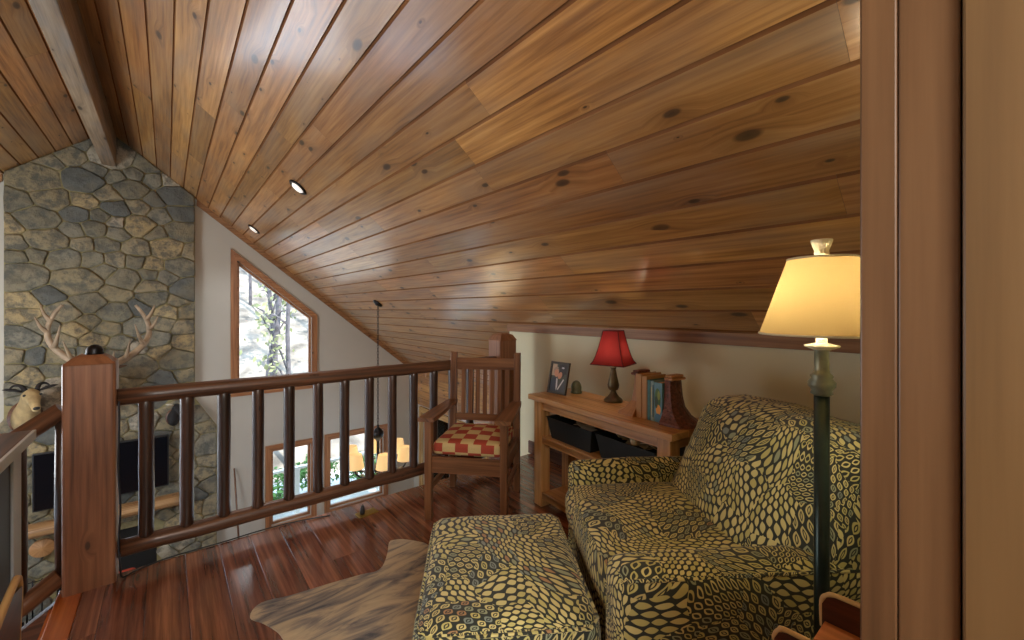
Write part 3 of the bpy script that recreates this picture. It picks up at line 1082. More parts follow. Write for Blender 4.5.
# ------------------------------------------------------------------ loft railing
rl = thing('loft_railing', 'dark peeled log railing with round balusters along the loft edge', 'railing', (.9, 2.82, 0))
RY = 2.82
def log_pts(x0, x1, y, z, n=14, amp=.004, seed=0, slope=0.):
    return [(x0 + (x1 - x0) * k / n, y + amp * noise.noise(Vector((k * .7, seed, 1))), z + slope * (x0 + (x1 - x0) * k / n - x0) + amp * noise.noise(Vector((k * .7, seed, 5)))) for k in range(n + 1)]
b = B()
b.tube(log_pts(-.2, 2.13, RY, .868, seed=1), [.041 + .003 * noise.noise(Vector((k * .5, 2, 2))) for k in range(15)], 16)
obj('top_rail', b, 'rail', rl, True)
b = B()
b.tube(log_pts(-.2, 2.13, RY, .124, seed=3), [.041 + .003 * noise.noise(Vector((k * .5, 4, 2))) for k in range(15)], 16)
obj('bottom_rail', b, 'rail', rl, True)
for k in range(13):
    x = -.081 + .163 * k
    b = B()
    zs = [.13, .165, .2, .35, .5, .65, .8, .83, .855]
    b.tube([(x + .003 * noise.noise(Vector((k, z * 4, 0))), RY + .003 * noise.noise(Vector((k, z * 4, 7))), z) for z in zs],
           [(.021) if z < .14 or z > .84 else (.031 + .0025 * noise.noise(Vector((k * 3, z * 5, 3)))) for z in zs], 12)
    obj('baluster', b, 'baluster', rl, True)
def newel(x0, x1, y0, y1, zb, zs, zt, ball):
    b = B()
    b.bx(x0, x1, y0, y1, zb, zs, .012, 2)
    c = ((x0 + x1) / 2, (y0 + y1) / 2)
    h = (x1 - x0) / 2
    b.lathe([((h - .001) * math.sqrt(2), zs - .012), ((h - .028) * math.sqrt(2), zt - .012), ((h - .05) * math.sqrt(2), zt)], T((c[0], c[1], 0)) , 4, smooth=False)
    p = obj('newel_post', b, 'post', rl, True)
    if ball:
        b = B()
        b.lathe([(.03, zt - .004), (.034, zt + .004), (.03, zt + .012), (.031, zt + .02), (.024, zt + .036), (.012, zt + .045), (.0005, zt + .047)], T((c[0] + .01, c[1], 0)), 20)
        obj('finial', b, 'black_metal', p, True)
    return p
newel(-.368, -.188, 2.745, 2.905, -.1, 1.055, 1.085, True)
newel(2.12, 2.30, 2.745, 2.905, 0, 1.05, 1.095, False)

# stair railing, down from the newel post
sr = thing('stair_railing', 'short log handrail sloping down the stair from the tall newel post', 'railing', (-.9, RY, -.4))
S_ = .76
b = B()
x0, x1 = -.372, -3.3
b.tube([(x0 + (x1 - x0) * k / 10, RY, .835 - S_ * (x0 - (x0 + (x1 - x0) * k / 10))) for k in range(11)], .04, 14)
obj('top_rail', b, 'rail', sr, True)
b = B()
b.tube([(x0 + (x1 - x0) * k / 10, RY, .075 - S_ * (x0 - (x0 + (x1 - x0) * k / 10))) for k in range(11)], .04, 14)
obj('bottom_rail', b, 'rail', sr, True)
for k in range(17):
    x = -.40 - .165 * k + (.025 if k == 0 else 0)
    if k == 1: x = -.505
    if k >= 2: x = -.505 - .165 * (k - 1)
    z0 = .075 - S_ * (-.36 - x) + .02
    b = B()
    b.tube([(x, RY, z0), (x, RY, z0 + .3), (x, RY, z0 + .72)], [.023, .026, .022], 10)
    obj('baluster', b, 'baluster', sr, True)

# cable running down the newel and along the floor edge
b = B()
pts = [(-.178, 2.745, .86), (-.176, 2.74, .75), (-.180, 2.738, .55), (-.172, 2.738, .35), (-.178, 2.738, .2), (-.172, 2.742, .06), (-.165, 2.752, .012), (-.12, 2.79, .006), (-.02, 2.826, .006), (.1, 2.832, .006), (.25, 2.828, .006), (.4, 2.836, .006), (.55, 2.828, .006), (.68, 2.80, .006), (.79, 2.765, .006)]
def smooth_path(p, n=6):
    out = []
    p = [Vector(q) for q in p]
    for i in range(len(p) - 1):
        a, b_, c, d = p[max(0, i - 1)], p[i], p[i + 1], p[min(len(p) - 1, i + 2)]
        for k in range(n):
            t = k / n
            out.append(.5 * ((2 * b_) + (c - a) * t + (2 * a - 5 * b_ + 4 * c - d) * t * t + (3 * b_ - a - 3 * c + d) * t ** 3))
    out.append(p[-1])
    return out
b.tube(smooth_path(pts), .004, 8)
tag(obj('cable', b, 'cable'), 'thin black cable running down the newel post and along the floor edge', 'cable')
# brass floor outlet
fo = thing('floor_outlet', 'brass floor outlet plate with a black plug near the railing', 'outlet', (.985, 2.66, 0), .1)
b = B(); b.box((.125, .075, .006), T((0, 0, .003)), .002)
obj('plate', b, 'brass', fo)
b = B(); b.lathe([(.014, .006), (.016, .02), (.012, .045), (.006, .06)], T((-.03, 0, 0)), 14)
obj('plug', b, 'black_plastic', fo)

# ------------------------------------------------------------------ mission armchair
def mission_chair():
    ang = math.atan2(-.753, .657)
    r = thing('mission_armchair', 'slatted wooden armchair with red and cream checked seat cushion', 'chair', (1.258, 2.348, 0), ang)
    W_, D_ = .475, .49                                  # local x: across, local y: to the back
    leg = .045
    for (x, y, h, rk) in ((0, 0, .615, 0), (W_, 0, .615, 0), (0, D_, .975, .035), (W_, D_, .975, .035)):
        b = B()
        if rk == 0:
            b.bx(x - leg / 2, x + leg / 2, y - leg / 2, y + leg / 2, 0, h, .004)
        else:
            b.box((leg, leg, .45), T((x, y, .225)), .004)
            a = math.atan2(rk, .53)
            b.box((leg, leg * .95, .55), T((x, y + rk / 2, .45 + .26)) @ R(-a, 'X'), .004)
        obj('leg', b, 'mission', r)
    b = B()
    b.bx(0, W_, -.012, .012, .29, .39, .003)
    b.bx(0, W_, D_ - .012, D_ + .012, .30, .385, .003)
    b.bx(-.012, .012, 0, D_, .30, .39, .003)
    b.bx(W_ - .012, W_ + .012, 0, D_, .30, .39, .003)
    obj('seat_frame', b, 'mission', r)
    b = B()
    b.bx(-.011, .011, 0, D_, .17, .205, .003)
    b.bx(W_ - .011, W_ + .011, 0, D_, .17, .205, .003)
    obj('stretcher', b, 'mission', r)
    for x in (0, W_):
        b = B()
        pl = [(x - .05, -.06), (x - .052, .04), (x - .04, D_ - .06), (x - .03, D_ + .02), (x + .03, D_ + .02), (x + .04, D_ - .06), (x + .052, .04), (x + .05, -.06)]
        b.prism(pl, T((0, 0, .615)), .024, axis_u=1)
        obj('armrest', b, 'mission', r)
    tl = R(-math.atan2(.035, .53), 'X')
    def back(z):
        return D_ + .035 * (z - .45) / .53
    b = B()
    b.box((W_, .024, .085), T((W_ / 2, back(.90), .90)) @ tl, .004)
    obj('crest_rail', b, 'mission', r)
    b = B()
    b.box((W_, .022, .05), T((W_ / 2, back(.515), .515)) @ tl, .003)
    obj('lower_rail', b, 'mission', r)
    for k in range(7):
        b = B()
        x = .075 + (W_ - .15) * k / 6
        b.box((.03, .011, .35), T((x, back(.70), .70)) @ tl, .002)
        obj('slat', b, 'mission', r)
    b = B()
    b.rbox((W_ - .03, D_ - .03, .085), .03, T((W_ / 2, D_ / 2 - .005, .434)), n=12, puff=(0, 0, .016), seed=0)
    obj('cushion', b, 'check', r)
    return r
mission_chair()

# ------------------------------------------------------------------ side table
e1 = Vector((.10, .995, 0)).normalized()
tab_ang = math.atan2(e1.y, e1.x) - PI / 2
TX, TY, TZ = 1.768, 1.015, .731
# local frame: y along the front edge away from the camera, x to the wall
tb = thing('console_table', 'honey coloured wooden console table with two shelves by the knee wall', 'table', (TX, TY, 0), tab_ang)
LT, DT = 1.115, .375
b = B()
for i in range(3):
    w = DT / 3
    b.bx(i * w + .0005, (i + 1) * w - .0005, 0, LT, TZ - .034, TZ, .003)
obj('tabletop', b, 'oak', tb)
for (x, y) in ((.03, .03), (.03, LT - .03 - .075), (DT - .03 - .075, .03), (DT - .03 - .075, LT - .03 - .075)):
    b = B(); b.bx(x, x + .075, y, y + .075, 0, TZ - .034, .004)
    obj('leg', b, 'oak', tb)
b = B()
b.bx(.045, .067, .1, LT - .1, TZ - .095, TZ - .034, .002)
b.bx(DT - .067, DT - .045, .1, LT - .1, TZ - .095, TZ - .034, .002)
b.bx(.1, DT - .1, .045, .067, TZ - .095, TZ - .034, .002)
b.bx(.1, DT - .1, LT - .067, LT - .045, TZ - .095, TZ - .034, .002)
obj('apron', b, 'oak', tb)
for z in (.43, .065):
    b = B()
    b.bx(.036, DT - .036, .106, LT - .106, z, z + .032, .003)
    b.bx(.036, .056, .106, LT - .106, z - .012, z + .034, .003)
    obj('shelf', b, 'oak', tb)
TM = T((TX, TY, 0)) @ R(tab_ang)
def on_table(x, y, z=TZ):
    return TM @ Vector((x, y, z))

def bin_(label, y0, y1, seed):
    p = on_table(.185, (y0 + y1) / 2, .462)
    r = thing('storage_bin', label, 'bin', p, tab_ang, 'storage bins on the console shelf')
    w, l, h = .125, (y1 - y0) / 2, .135
    b = B()
    rings = []
    for (k, z) in ((.86, 0), (1., h), (1.05, h), (1.05, h - .014), (1.02, h - .014), (.97, h - .003), (.84, .004)):
        rings.append(b.verts([(-w * k, -l * k, z), (w * k, -l * k, z), (w * k, l * k, z), (-w * k, l * k, z)]))
    order = [0, 1, 2, 5, 6]
    for a, c in zip(order[:-1], order[1:]):
        for k in range(4):
            b.face([rings[a][k], rings[a][(k + 1) % 4], rings[c][(k + 1) % 4], rings[c][k]])
    b.face(rings[0][::-1]); b.face(rings[6])
    obj('tub', b, 'bin', r)
    rnd = random.Random(seed)
    b = B()
    for k in range(16):
        b.box((rnd.uniform(.04, .09), rnd.uniform(.06, .12), .004), T((rnd.uniform(-.05, .05), rnd.uniform(-l + .08, l - .08), 108e-3 + .004 * k)) @ R(rnd.uniform(-.4, .4), 'X') @ R(rnd.uniform(-.3, .3), 'Y') @ R(rnd.uniform(0, 3)), .001, 1)
    tag(obj('papers', b, 'paper', r), kind='stuff')
    return r
bin_('dark green storage bin on the console middle shelf, nearer the slatted chair', .575, .985, 2)
bin_('dark green storage bin on the console middle shelf, nearer the sofa chair', .135, .545, 4)
b = B()
b.sphere(on_table(.11, .30, .608), .027, 16)
tag(obj('white_ball', b, 'ivory'), 'small white ball lying on top of the nearer storage bin', 'ball')

# table lamp with square red bell shade
lp = on_table(.30, .63)
LA = math.radians(-39.34)           # one corner towards the doorway
tl_ = thing('table_lamp', 'small bronze table lamp with a square red bell shade', 'lamp', lp, 0)
b = B()
b.lathe([(.056, 0), (.057, .012), (.05, .02), (.036, .03), (.026, .042), (.017, .058), (.015, .068), (.028, .075), (.034, .088), (.036, .104), (.031, .122), (.03, .13), (.024, .15), (.017, .185), (.014, .2), (.018, .207), (.018, .214)], n=24)
obj('base', b, 'bronze', tl_)
b = B()
b.lathe([(.019, .212), (.022, .216), (.022, .226), (.012, .232), (.012, .262)], n=18)
obj('socket', b, 'ivory', tl_)
def square_shade(b, prof, thick, rot):
    """prof: (half diagonal, z); panels bow inwards"""
    nside = 8
    rings = []
    for (r, z) in prof:
        ring = []
        for k in range(4):
            a0, a1 = rot + PI / 2 * k, rot + PI / 2 * (k + 1)
            p0, p1 = Vector((math.cos(a0), math.sin(a0))) * r, Vector((math.cos(a1), math.sin(a1))) * r
            for j in range(nside):
                t = j / nside
                p = p0.lerp(p1, t)
                ring.append(b.bm.verts.new((p.x, p.y, z)))
        rings.append(ring)
    m = len(rings[0])
    for i in range(len(rings) - 1):
        for k in range(m):
            b.face([rings[i][k], rings[i][(k + 1) % m], rings[i + 1][(k + 1) % m], rings[i + 1][k]], smooth=False)
sprof = [(.150 - .082 * (t ** .62), .232 + .205 * t) for t in [k / 12 for k in range(13)]]
rot = math.radians(230 + 10)
b = B()
square_shade(b, sprof, .001, rot)
sh = obj('lamp_shade', b, 'shade_red', tl_)
b = B()
for k in range(4):
    a = rot + PI / 2 * k
    b.tube([(math.cos(a) * r * 1.004, math.sin(a) * r * 1.004, z) for r, z in sprof], .0024, 6)
for (r, z) in (sprof[0], sprof[-1]):
    cs = [(math.cos(rot + PI / 2 * k) * r, math.sin(rot + PI / 2 * k) * r, z) for k in range(4)]
    for k in range(4):
        b.tube([cs[k], cs[(k + 1) % 4]], .003, 6)
obj('trim_cord', b, plain('shade_cord', s2l(84, 20, 22), .7), sh)
b = B()
b.sphere((0, 0, .295), .028, 14)
obj('bulb', b, 'bulb', tl_)

# picture frame
a = math.atan2(-.155, .03)
PB = thing('picture_frame', 'dark framed photograph of a couple leaning on the console table', 'picture frame', on_table(.155, 1.005), tab_ang - PI / 2 + .14)
tilt = R(math.radians(-13), 'X')
b = B()
fw_, fh_ = .165, .215
FM = tilt
for (x, z, sx_, sz_) in ((0, .008, fw_, .016), (0, fh_ - .008, fw_, .016), (-fw_ / 2 + .008, fh_ / 2, .016, fh_ - .03), (fw_ / 2 - .008, fh_ / 2, .016, fh_ - .03)):
    b.box((sx_, .016, sz_), FM @ T((x, 0, z)), .002)
b.box((fw_ - .02, .006, fh_ - .02), FM @ T((0, .006, fh_ / 2)))
obj('frame', b, 'frame_black', PB)
b = B()
def flatpoly(mi, pts, y):
    b.mi = mi
    vs = [b.bm.verts.new(FM @ Vector((x, y, z))) for x, z in pts]
    b.face(vs)
def ell(cx, cz, rx, rz, n=18, t=0):
    return [(cx + rx * math.cos(2 * PI * k / n) * math.cos(t) - rz * math.sin(2 * PI * k / n) * math.sin(t), cz + rx * math.cos(2 * PI * k / n) * math.sin(t) + rz * math.sin(2 * PI * k / n) * math.cos(t)) for k in range(n)]
PM = [plain('photo_%d' % i, c, .4) for i, c in enumerate((s2l(64, 76, 66), s2l(196, 176, 150), s2l(30, 44, 64), s2l(206, 150, 118), s2l(34, 30, 30), s2l(170, 150, 130), s2l(214, 218, 222), s2l(60, 66, 74)))]
flatpoly(0, [(-.068, .014), (.068, .014), (.068, .2), (-.068, .2)], -.001)
flatpoly(1, [(-.068, .12), (-.025, .12), (-.025, .2), (-.068, .2)], -.0014)
flatpoly(4, [(.0, .135), (.068, .135), (.068, .2), (-.01, .2)], -.0014)
flatpoly(2, [(-.068, .014), (.005, .014), (.0, .09), (-.02, .112), (-.05, .105), (-.068, .085)], -.0018)
flatpoly(7, [(-.005, .014), (.068, .014), (.068, .08), (.04, .1), (.01, .07)], -.0020)
flatpoly(6, [(-.018, .105), (-.006, .1), (.0, .05), (-.008, .02), (-.014, .05)], -.0024)
flatpoly(6, [(.0, .03), (.01, .028), (.052, .098), (.044, .104)], -.0026)
flatpoly(4, ell(.024, .143, .026, .032), -.0022)
flatpoly(5, ell(-.026, .152, .024, .03), -.0022)
flatpoly(3, ell(-.022, .138, .019, .027, t=.2), -.0028)
flatpoly(3, ell(.012, .124, .017, .025, t=-.35), -.0029)
flatpoly(6, ell(.03, .176, .012, .006), -.0026)
bmesh.ops.recalc_face_normals(b.bm, faces=b.bm.faces[:])
me_ph = raw('photograph', b, [], PB)
for m in PM: me_ph.data.materials.append(m)
b = B()
b.box((.04, .004, .17), T((0, .055, .085)) @ R(math.radians(12), 'X'), .001)
obj('easel_back', b, 'frame_black', PB)

# small green dome ornament
b = B()
b.lathe([(.038, 0), (.04, .008), (.034, .016), (.034, .02), (.036, .04), (.032, .06), (.022, .076), (.008, .084), (.0005, .085)], T(on_table(.29, .955)), 20)
b.lathe([(.012, .0), (.012, .004)], T(on_table(.255, .95, TZ + .045)) @ R(PI / 2, 'Y'), 12)
tag(obj('dome_ornament', b, 'green_grey'), 'small grey-green dome ornament behind the picture frame', 'ornament')

# books and flared wooden bookends
def book(label, y, th, h, w, cover, lean=0., art=None, x=.20):
    r = thing('book', label, 'book', on_table(x, y), tab_ang, 'books between the bookends')
    b = B()
    for s in (-1, 1):
        b.box((w, .003, h), T((0, s * (th / 2 - .0015), h / 2)), .0008, 1)
    b.box((.004, th, h), T((-w / 2, 0, h / 2)), .001, 1)
    obj('cover', b, cover, r)
    b = B()
    b.box((w - .008, th - .007, h - .008), T((.002, 0, h / 2)))
    obj('pages', b, 'pages', r)
    if art:
        art(r, w, th, h)
    return r
def spine_art(cols):
    def f(r, w, th, h):
        b = B()
        for i, (z0, z1, y0, y1) in enumerate(cols[1]):
            b.mi = i
            b.box((.0012, th * (y1 - y0), h * (z1 - z0)), T((-w / 2 - .0026, th * ((y0 + y1) / 2 - .5), h * (z0 + z1) / 2)))
        o = obj('spine_label', b, [plain('spine_ink', c, .5) for c in cols[0]], r)
    return f
def cover_art(r, w, th, h):
    b = B()
    cols = (s2l(70, 110, 52), s2l(150, 164, 70), s2l(232, 170, 70), s2l(70, 130, 170), s2l(40, 70, 40))
    def blob(mi, u, z, ru, rz):
        b.mi = mi
        n = 14
        vs = [b.bm.verts.new((-w / 2 - .0032 - .0002 * mi, th * (u + ru * math.cos(2 * PI * k / n)), h * (z + rz * math.sin(2 * PI * k / n)))) for k in range(n)]
        b.face(vs)
    blob(0, .05, .6, .38, .26); blob(4, .2, .5, .2, .15); blob(1, -.1, .68, .16, .12); blob(3, 0, .12, .42, .1); blob(2, -.05, .32, .3, .13)
    o = raw('cover_picture', b, [], r)
    for c in cols:
        o.data.materials.append(plain('cover_ink', c, .5))
book('tall tan book standing beside the far bookend', .285, .034, .228, .16, 'book_tan')
book('pale tan book standing second from the far bookend', .251, .03, .222, .155, 'book_tan')
book('slim teal book among the books on the console', .225, .018, .205, .15, 'book_teal')
book('pale blue book with striped spine on the console', .204, .02, .203, .15, 'book_sky', art=spine_art(((s2l(50, 92, 110), s2l(200, 196, 150)), ((.1, .9, .1, .35), (.15, .85, .6, .8)))))
book('thick book with green, blue and yellow picture spine beside the near bookend', .168, .048, .20, .15, plain('book_blue', s2l(96, 150, 170), .45), art=cover_art)
def bookend(label, y, sgn, mat, x=.19):
    r = thing('bookend', label, 'bookend', on_table(x, y), tab_ang, None)
    b = B()
    # half a flared column: flat against the books, sweeping out at the foot
    prof = [(0, .138), (.012, .134), (.02, .118), (.04, .088), (.08, .056), (.13, .043), (.19, .037), (.215, .035)]
    rings = []
    for z, d in prof:
        hw = .05 + .45 * (d - .035)
        rings.append(b.verts([(-hw, 0, z), (hw, 0, z), (hw * .92, sgn * d * .8, z), (hw * .4, sgn * d, z), (-hw * .4, sgn * d, z), (-hw * .92, sgn * d * .8, z)]))
    for i in range(len(rings) - 1):
        for k in range(6):
            b.face([rings[i][k], rings[i][(k + 1) % 6], rings[i + 1][(k + 1) % 6], rings[i + 1][k]],
                   [(prof[i][0], k * .05), (prof[i][0], k * .05 + .05), (prof[i + 1][0], k * .05 + .05), (prof[i + 1][0], k * .05)], smooth=False)
    b.face(rings[0][::-1]); b.face(rings[-1])
    obj('body', b, mat, r)
    b = B()
    b.box((.11, .05, .014), T((0, sgn * .024, .222)), .005)
    b.box((.095, .042, .012), T((0, sgn * .021, .235)), .005)
    obj('cap', b, 'carved_pale' if mat == 'carved' else 'carved', r)
    return r
bookend('carved reddish brown flared bookend at the near end of the console', .142, -1, 'carved')
bookend('pale wooden flared bookend half hidden behind the tan books', .304, 1, 'carved_pale')

# ------------------------------------------------------------------ slipcovered armchair and ottoman
CA = math.atan2(-.574, .819)
ar = thing('slipcovered_armchair', 'wide armchair in a dark slipcover with cream leaf print', 'armchair', (.87, .642, 0), CA)
KS = T((0, 0, .091)) @ Matrix.Scale(.93, 4)
def at_(x, y, z): return T((x, y, z))
WV = 1.0
b = B()
b.rbox((.80, .90, .44), .05, at_(.46, .46, .135), n=16, wr=.006, seed=1)
b.bm.transform(KS)
obj('base', b, 'cover', ar)
b = B()
b.rbox((.64, .74, .17), .06, at_(.345, .505, .395), n=16, puff=(.012, 0, .022), wr=.006, seed=2)
b.bm.transform(KS)
obj('seat_cushion', b, 'cover', ar)
for (y0, y1, u0, sd) in ((.005, .15, .0, 3), (.845, .925, .05, 4)):
    b = B()
    b.rbox((.86 - u0, y1 - y0, .64), .045, at_((.86 + u0) / 2, (y0 + y1) / 2, .255), n=14, puff=(.0, 0, .008), wr=.005, seed=sd)
    b.bm.transform(KS)
    arm = obj('arm', b, 'cover', ar)
    b = B()
    yo = y0 + .002 if y0 < .5 else y1 - .002
    b.tube([(u0 + .03 + (.8 - u0) * k / 12, yo + .008 * (1 if y0 < .5 else -1) + .002 * noise.noise(Vector((k, sd, 0))), .558 + .003 * noise.noise(Vector((k * .9, sd, 2)))) for k in range(13)], .0055, 8)
    b.bm.transform(KS)
    obj('piping', b, 'cover', arm)
def lean(o):
    # recline the back and round its shoulders
    t = (o.z + .30) / .6
    o = Vector((o.x + .36 * t - .07 * t * t, o.y, o.z))
    v = o.y / .48
    o.z -= .045 * abs(v) ** 4 * t + .015 * max(0, v) * t - .012 * t * math.exp(-((v - .86) / .1) ** 2)
    o.x += .05 * abs(v) ** 4
    return o
b = B()
b.rbox((.26, .91, .60), .075, at_(.555, .47, .60), n=18, puff=(.035, 0, .02), wr=.012, seed=5, fn=lean)
b.bm.transform(KS)
obj('backrest', b, 'cover', ar)

ot = thing('ottoman', 'square ottoman in the same leaf print cover in front of the armchair', 'ottoman', (.892, 1.145, 0), math.atan2(-.56, .828))
b = B()
b.rbox((.525, .66, .435), .055, at_(0, 0, .228), n=16, puff=(.012, .012, .02), wr=.005, seed=6)
obj('body', b, 'cover', ot)
b = B()
hx, hy = .254, .322
cs = [(-hx, -hy), (hx, -hy), (hx, hy), (-hx, hy)]
pp = []
for k in range(4):
    a_, c_ = Vector(cs[k]), Vector(cs[(k + 1) % 4])
    for j in range(8):
        q = a_.lerp(c_, .06 + .88 * j / 7)
        pp.append((q.x, q.y, .426 + .002 * noise.noise(Vector((k * 8 + j, 0, 0)))))
pp.append(pp[0])
b.tube(pp, .005, 8)
obj('piping', b, 'cover', ot)
for (x, y) in ((-.19, -.26), (.19, -.26), (.19, .26), (-.19, .26)):
    b = B(); b.lathe([(.018, .006), (.026, .05)], T((x, y, 0)), 12)
    obj('foot', b, 'rail', ot)

# cowhide rug
rug = [(.27, 2.07), (.32, 2.138), (.436, 2.109), (.606, 2.081), (.74, 2.054), (.80, 2.035), (.845, 2.06), (.90, 2.14), (.956, 2.243), (.99, 2.245), (1.03, 2.22), (1.09, 2.136), (1.11, 2.07), (1.10, 1.95), (1.16, 1.8), (1.24, 1.66), (1.22, 1.5), (1.12, 1.36), (1.0, 1.2), (.9, 1.02), (.76, .92), (.62, .96), (.55, 1.1), (.50, 1.3), (.46, 1.5), (.42, 1.7), (.36, 1.82), (.345, 1.9), (.31, 1.99)]
sp = []
n = len(rug)
for i in range(n):
    a0, b0, c0, d0 = [Vector(rug[(i + k - 1) % n]) for k in range(4)]
    for k in range(4):
        t = k / 4
        sp.append(tuple(.5 * ((2 * b0) + (c0 - a0) * t + (2 * a0 - 5 * b0 + 4 * c0 - d0) * t * t + (3 * b0 - a0 - 3 * c0 + d0) * t ** 3)))
b = B()
b.prism(sp, T((0, 0, .0005)), .005)
tag(obj('cowhide_rug', b, 'hide'), 'brindled tan and grey cowhide rug lying on the floor beside the ottoman', 'rug')

# ------------------------------------------------------------------ floor lamp
FLX, FLY = 1.199, .306
KL = T((0, 0, 1.3 * .05)) @ Matrix.Scale(.95, 4)
fl_ = thing('floor_lamp', 'dark green floor lamp with a cream drum shade and ivory finial', 'lamp', (FLX, FLY, 0))
b = B(); b.lathe([(.105, -.068), (.107, -.05), (.098, -.04), (.05, -.02), (.03, .01), (.02, .07)], n=28)
b.bm.transform(KL); obj('base', b, 'lamp_metal', fl_)
b = B(); b.lathe([(.0165, .065), (.0165, 1.09)], n=16)
b.bm.transform(KL); obj('pole', b, 'lamp_metal', fl_)
b = B(); b.lathe([(.017, 1.085), (.024, 1.09), (.021, 1.098), (.029, 1.108), (.03, 1.118), (.022, 1.128), (.025, 1.134), (.018, 1.142), (.016, 1.15), (.0155, 1.195), (.022, 1.202)], n=20)
b.bm.transform(KL); obj('collar', b, 'lamp_collar', fl_)
b = B(); b.lathe([(.018, 1.199), (.036, 1.206), (.037, 1.210), (.012, 1.216), (.012, 1.30)], n=20)
b.bm.transform(KL); obj('socket_cup', b, 'ivory', fl_)
b = B()
b.lathe([(.135, 1.236), (.072, 1.428)], n=48, close=False)
b.bm.transform(KL); shade = obj('lamp_shade', b, 'shade_cream', fl_)
for r, z in ((.135, 1.238), (.072, 1.426)):
    b = B()
    b.tube([(r * math.cos(2 * PI * k / 48), r * math.sin(2 * PI * k / 48), z) for k in range(49)], .0028, 6, caps=False)
    b.bm.transform(KL); obj('rim_tape', b, 'ivory', shade)
b = B()
b.lathe([(.006, 1.30), (.006, 1.436)], n=8)
b.tube([(-.072, 0, 1.424), (0, 0, 1.43), (.072, 0, 1.424)], .002, 6)
b.bm.transform(KL); obj('harp', b, 'brass', fl_)
b = B(); b.lathe([(.012, 1.434), (.016, 1.438), (.015, 1.446), (.019, 1.456), (.023, 1.470), (.0225, 1.473), (.001, 1.474)], n=20)
b.bm.transform(KL); obj('finial', b, 'ivory', fl_)
b = B(); b.sphere((0, .016, 1.335), .028, 14)
b.bm.transform(KL); obj('bulb', b, 'bulb', fl_)

# small wooden caddy stand beside the floor lamp
tt = thing('caddy_stand', 'small wooden stand with tan shelf between dark rails beside the floor lamp', 'stand', (.99, .19, 0))
b = B(); b.bx(.938, 1.046, .12, .262, .648, .660, .002)
obj('shelf', b, 'tray', tt, True)
for (x, y1, zt) in ((1.05, .266, .716), (.934, .315, .672)):
    b = B()
    prof = [(.12, .63), (y1 - .012, .63), (y1, .645), (y1, zt - .022), (y1 - .008, zt - .006), (y1 - .022, zt), (.12, zt)]
    b.prism(prof, eave_m(x - .006), .012)
    o = obj('rail', b, 'dark_edge', tt, True)
    b = B()
    b.tube(smooth_path([(x, .12, zt + .002), (x, y1 - .03, zt + .002), (x, y1 - .008, zt - .005), (x, y1 + .001, zt - .022), (x, y1, .645)], 4), .0055, 8)
    obj('rail_edge', b, 'pale_edge', o, True)
for (x, y) in ((.945, .14), (1.04, .14), (.945, .25), (1.04, .25)):
    b = B(); b.tube([(x, y, 0), (x, y, .648)], [.009, .011], 8)
    obj('leg', b, 'dark_edge', tt, True)

# wooden magazine rack by the stair half wall
KR = Matrix.Diagonal((1, 1, 1.235, 1))
mr = thing('magazine_rack', 'brown wooden rack with pale curved edge by the stair half wall', 'rack', (-.285, 1.145, 0), .02)
for s in (-1, 1):
    b = B()
    prof = [(-.36, .25), (.14, .25), (.17, .45), (.21, .575), (.14, .59), (-.1, .57), (-.36, .6)]
    mm = Matrix(((0, 0, 1, s * .045 - .006), (1, 0, 0, 0), (0, 1, 0, 0), (0, 0, 0, 1)))
    b.prism(prof, mm, .012, axis_u=0)
    b.bm.transform(KR); o = obj('side', b, 'dark_edge', mr)
    b = B()
    b.tube(smooth_path([(s * .045, -.36, .602), (s * .045, -.1, .573), (s * .045, .14, .593), (s * .045, .212, .578), (s * .045, .172, .45), (s * .045, .142, .25)], 4), .007, 8)
    b.bm.transform(KR); obj('side_edge', b, 'pale_edge', o)
b = B(); b.bx(-.04, .04, -.34, .13, .25, .265)
b.bm.transform(KR); obj('bottom', b, 'dark_edge', mr)
for (x, y) in ((-.045, -.3), (.045, -.3), (-.045, .1), (.045, .1)):
    b = B(); b.bx(x - .008, x + .008, y - .012, y + .012, 0, .335, .002)
    obj('leg', b, 'dark_edge', mr)

# ------------------------------------------------------------------ great room: television, trophies, chandelier, lights
tv = thing('television', 'flat black television hung on the stone chimney above the mantel', 'television', (-.615, 7.56, -.79))
b = B(); b.box((1.27, .05, .70), Matrix(), .008)
obj('bezel', b, 'black_plastic', tv)
b = B(); b.box((1.235, .004, .665), T((0, -.026, 0)))
obj('screen', b, 'screen', tv)
b = B(); b.box((.3, .06, .3), T((0, .045, 0)))
obj('wall_bracket', b, 'black_metal', tv)

def antler(b, base, side, sc, spread):
    """branching antler sweeping out and up; local x outwards, y towards the viewer (-), z up"""
    def P(x, y, z): return (base[0] + side * x * sc, base[1] + y * sc, base[2] + z * sc)
    main = smooth_path([P(0, 0, 0), P(.12 * spread, -.02, .08), P(.30 * spread, .0, .20), P(.42 * spread, .02, .36), P(.44 * spread, .0, .52), P(.38 * spread, -.04, .68), P(.30 * spread, -.06, .80)], 5)
    nr = len(main)
    b.tube(main, [sc * (.05 - .036 * (k / nr)) for k in range(nr)], 10)
    for (k, tip) in ((3, (.10 * spread, -.26, .24)), (7, (.26 * spread, -.30, .38)), (13, (.30 * spread, -.20, .56)), (19, (.54 * spread, -.05, .66)), (23, (.50 * spread, -.02, .80))):
        p = Vector(main[k]); q = Vector(P(*tip))
        mid = (p + q) / 2 + Vector((0, -.02 * sc, -.03 * sc))
        b.tube(smooth_path([p, mid, q], 4), [sc * (.032 - .027 * (j / 8)) for j in range(9)], 8)

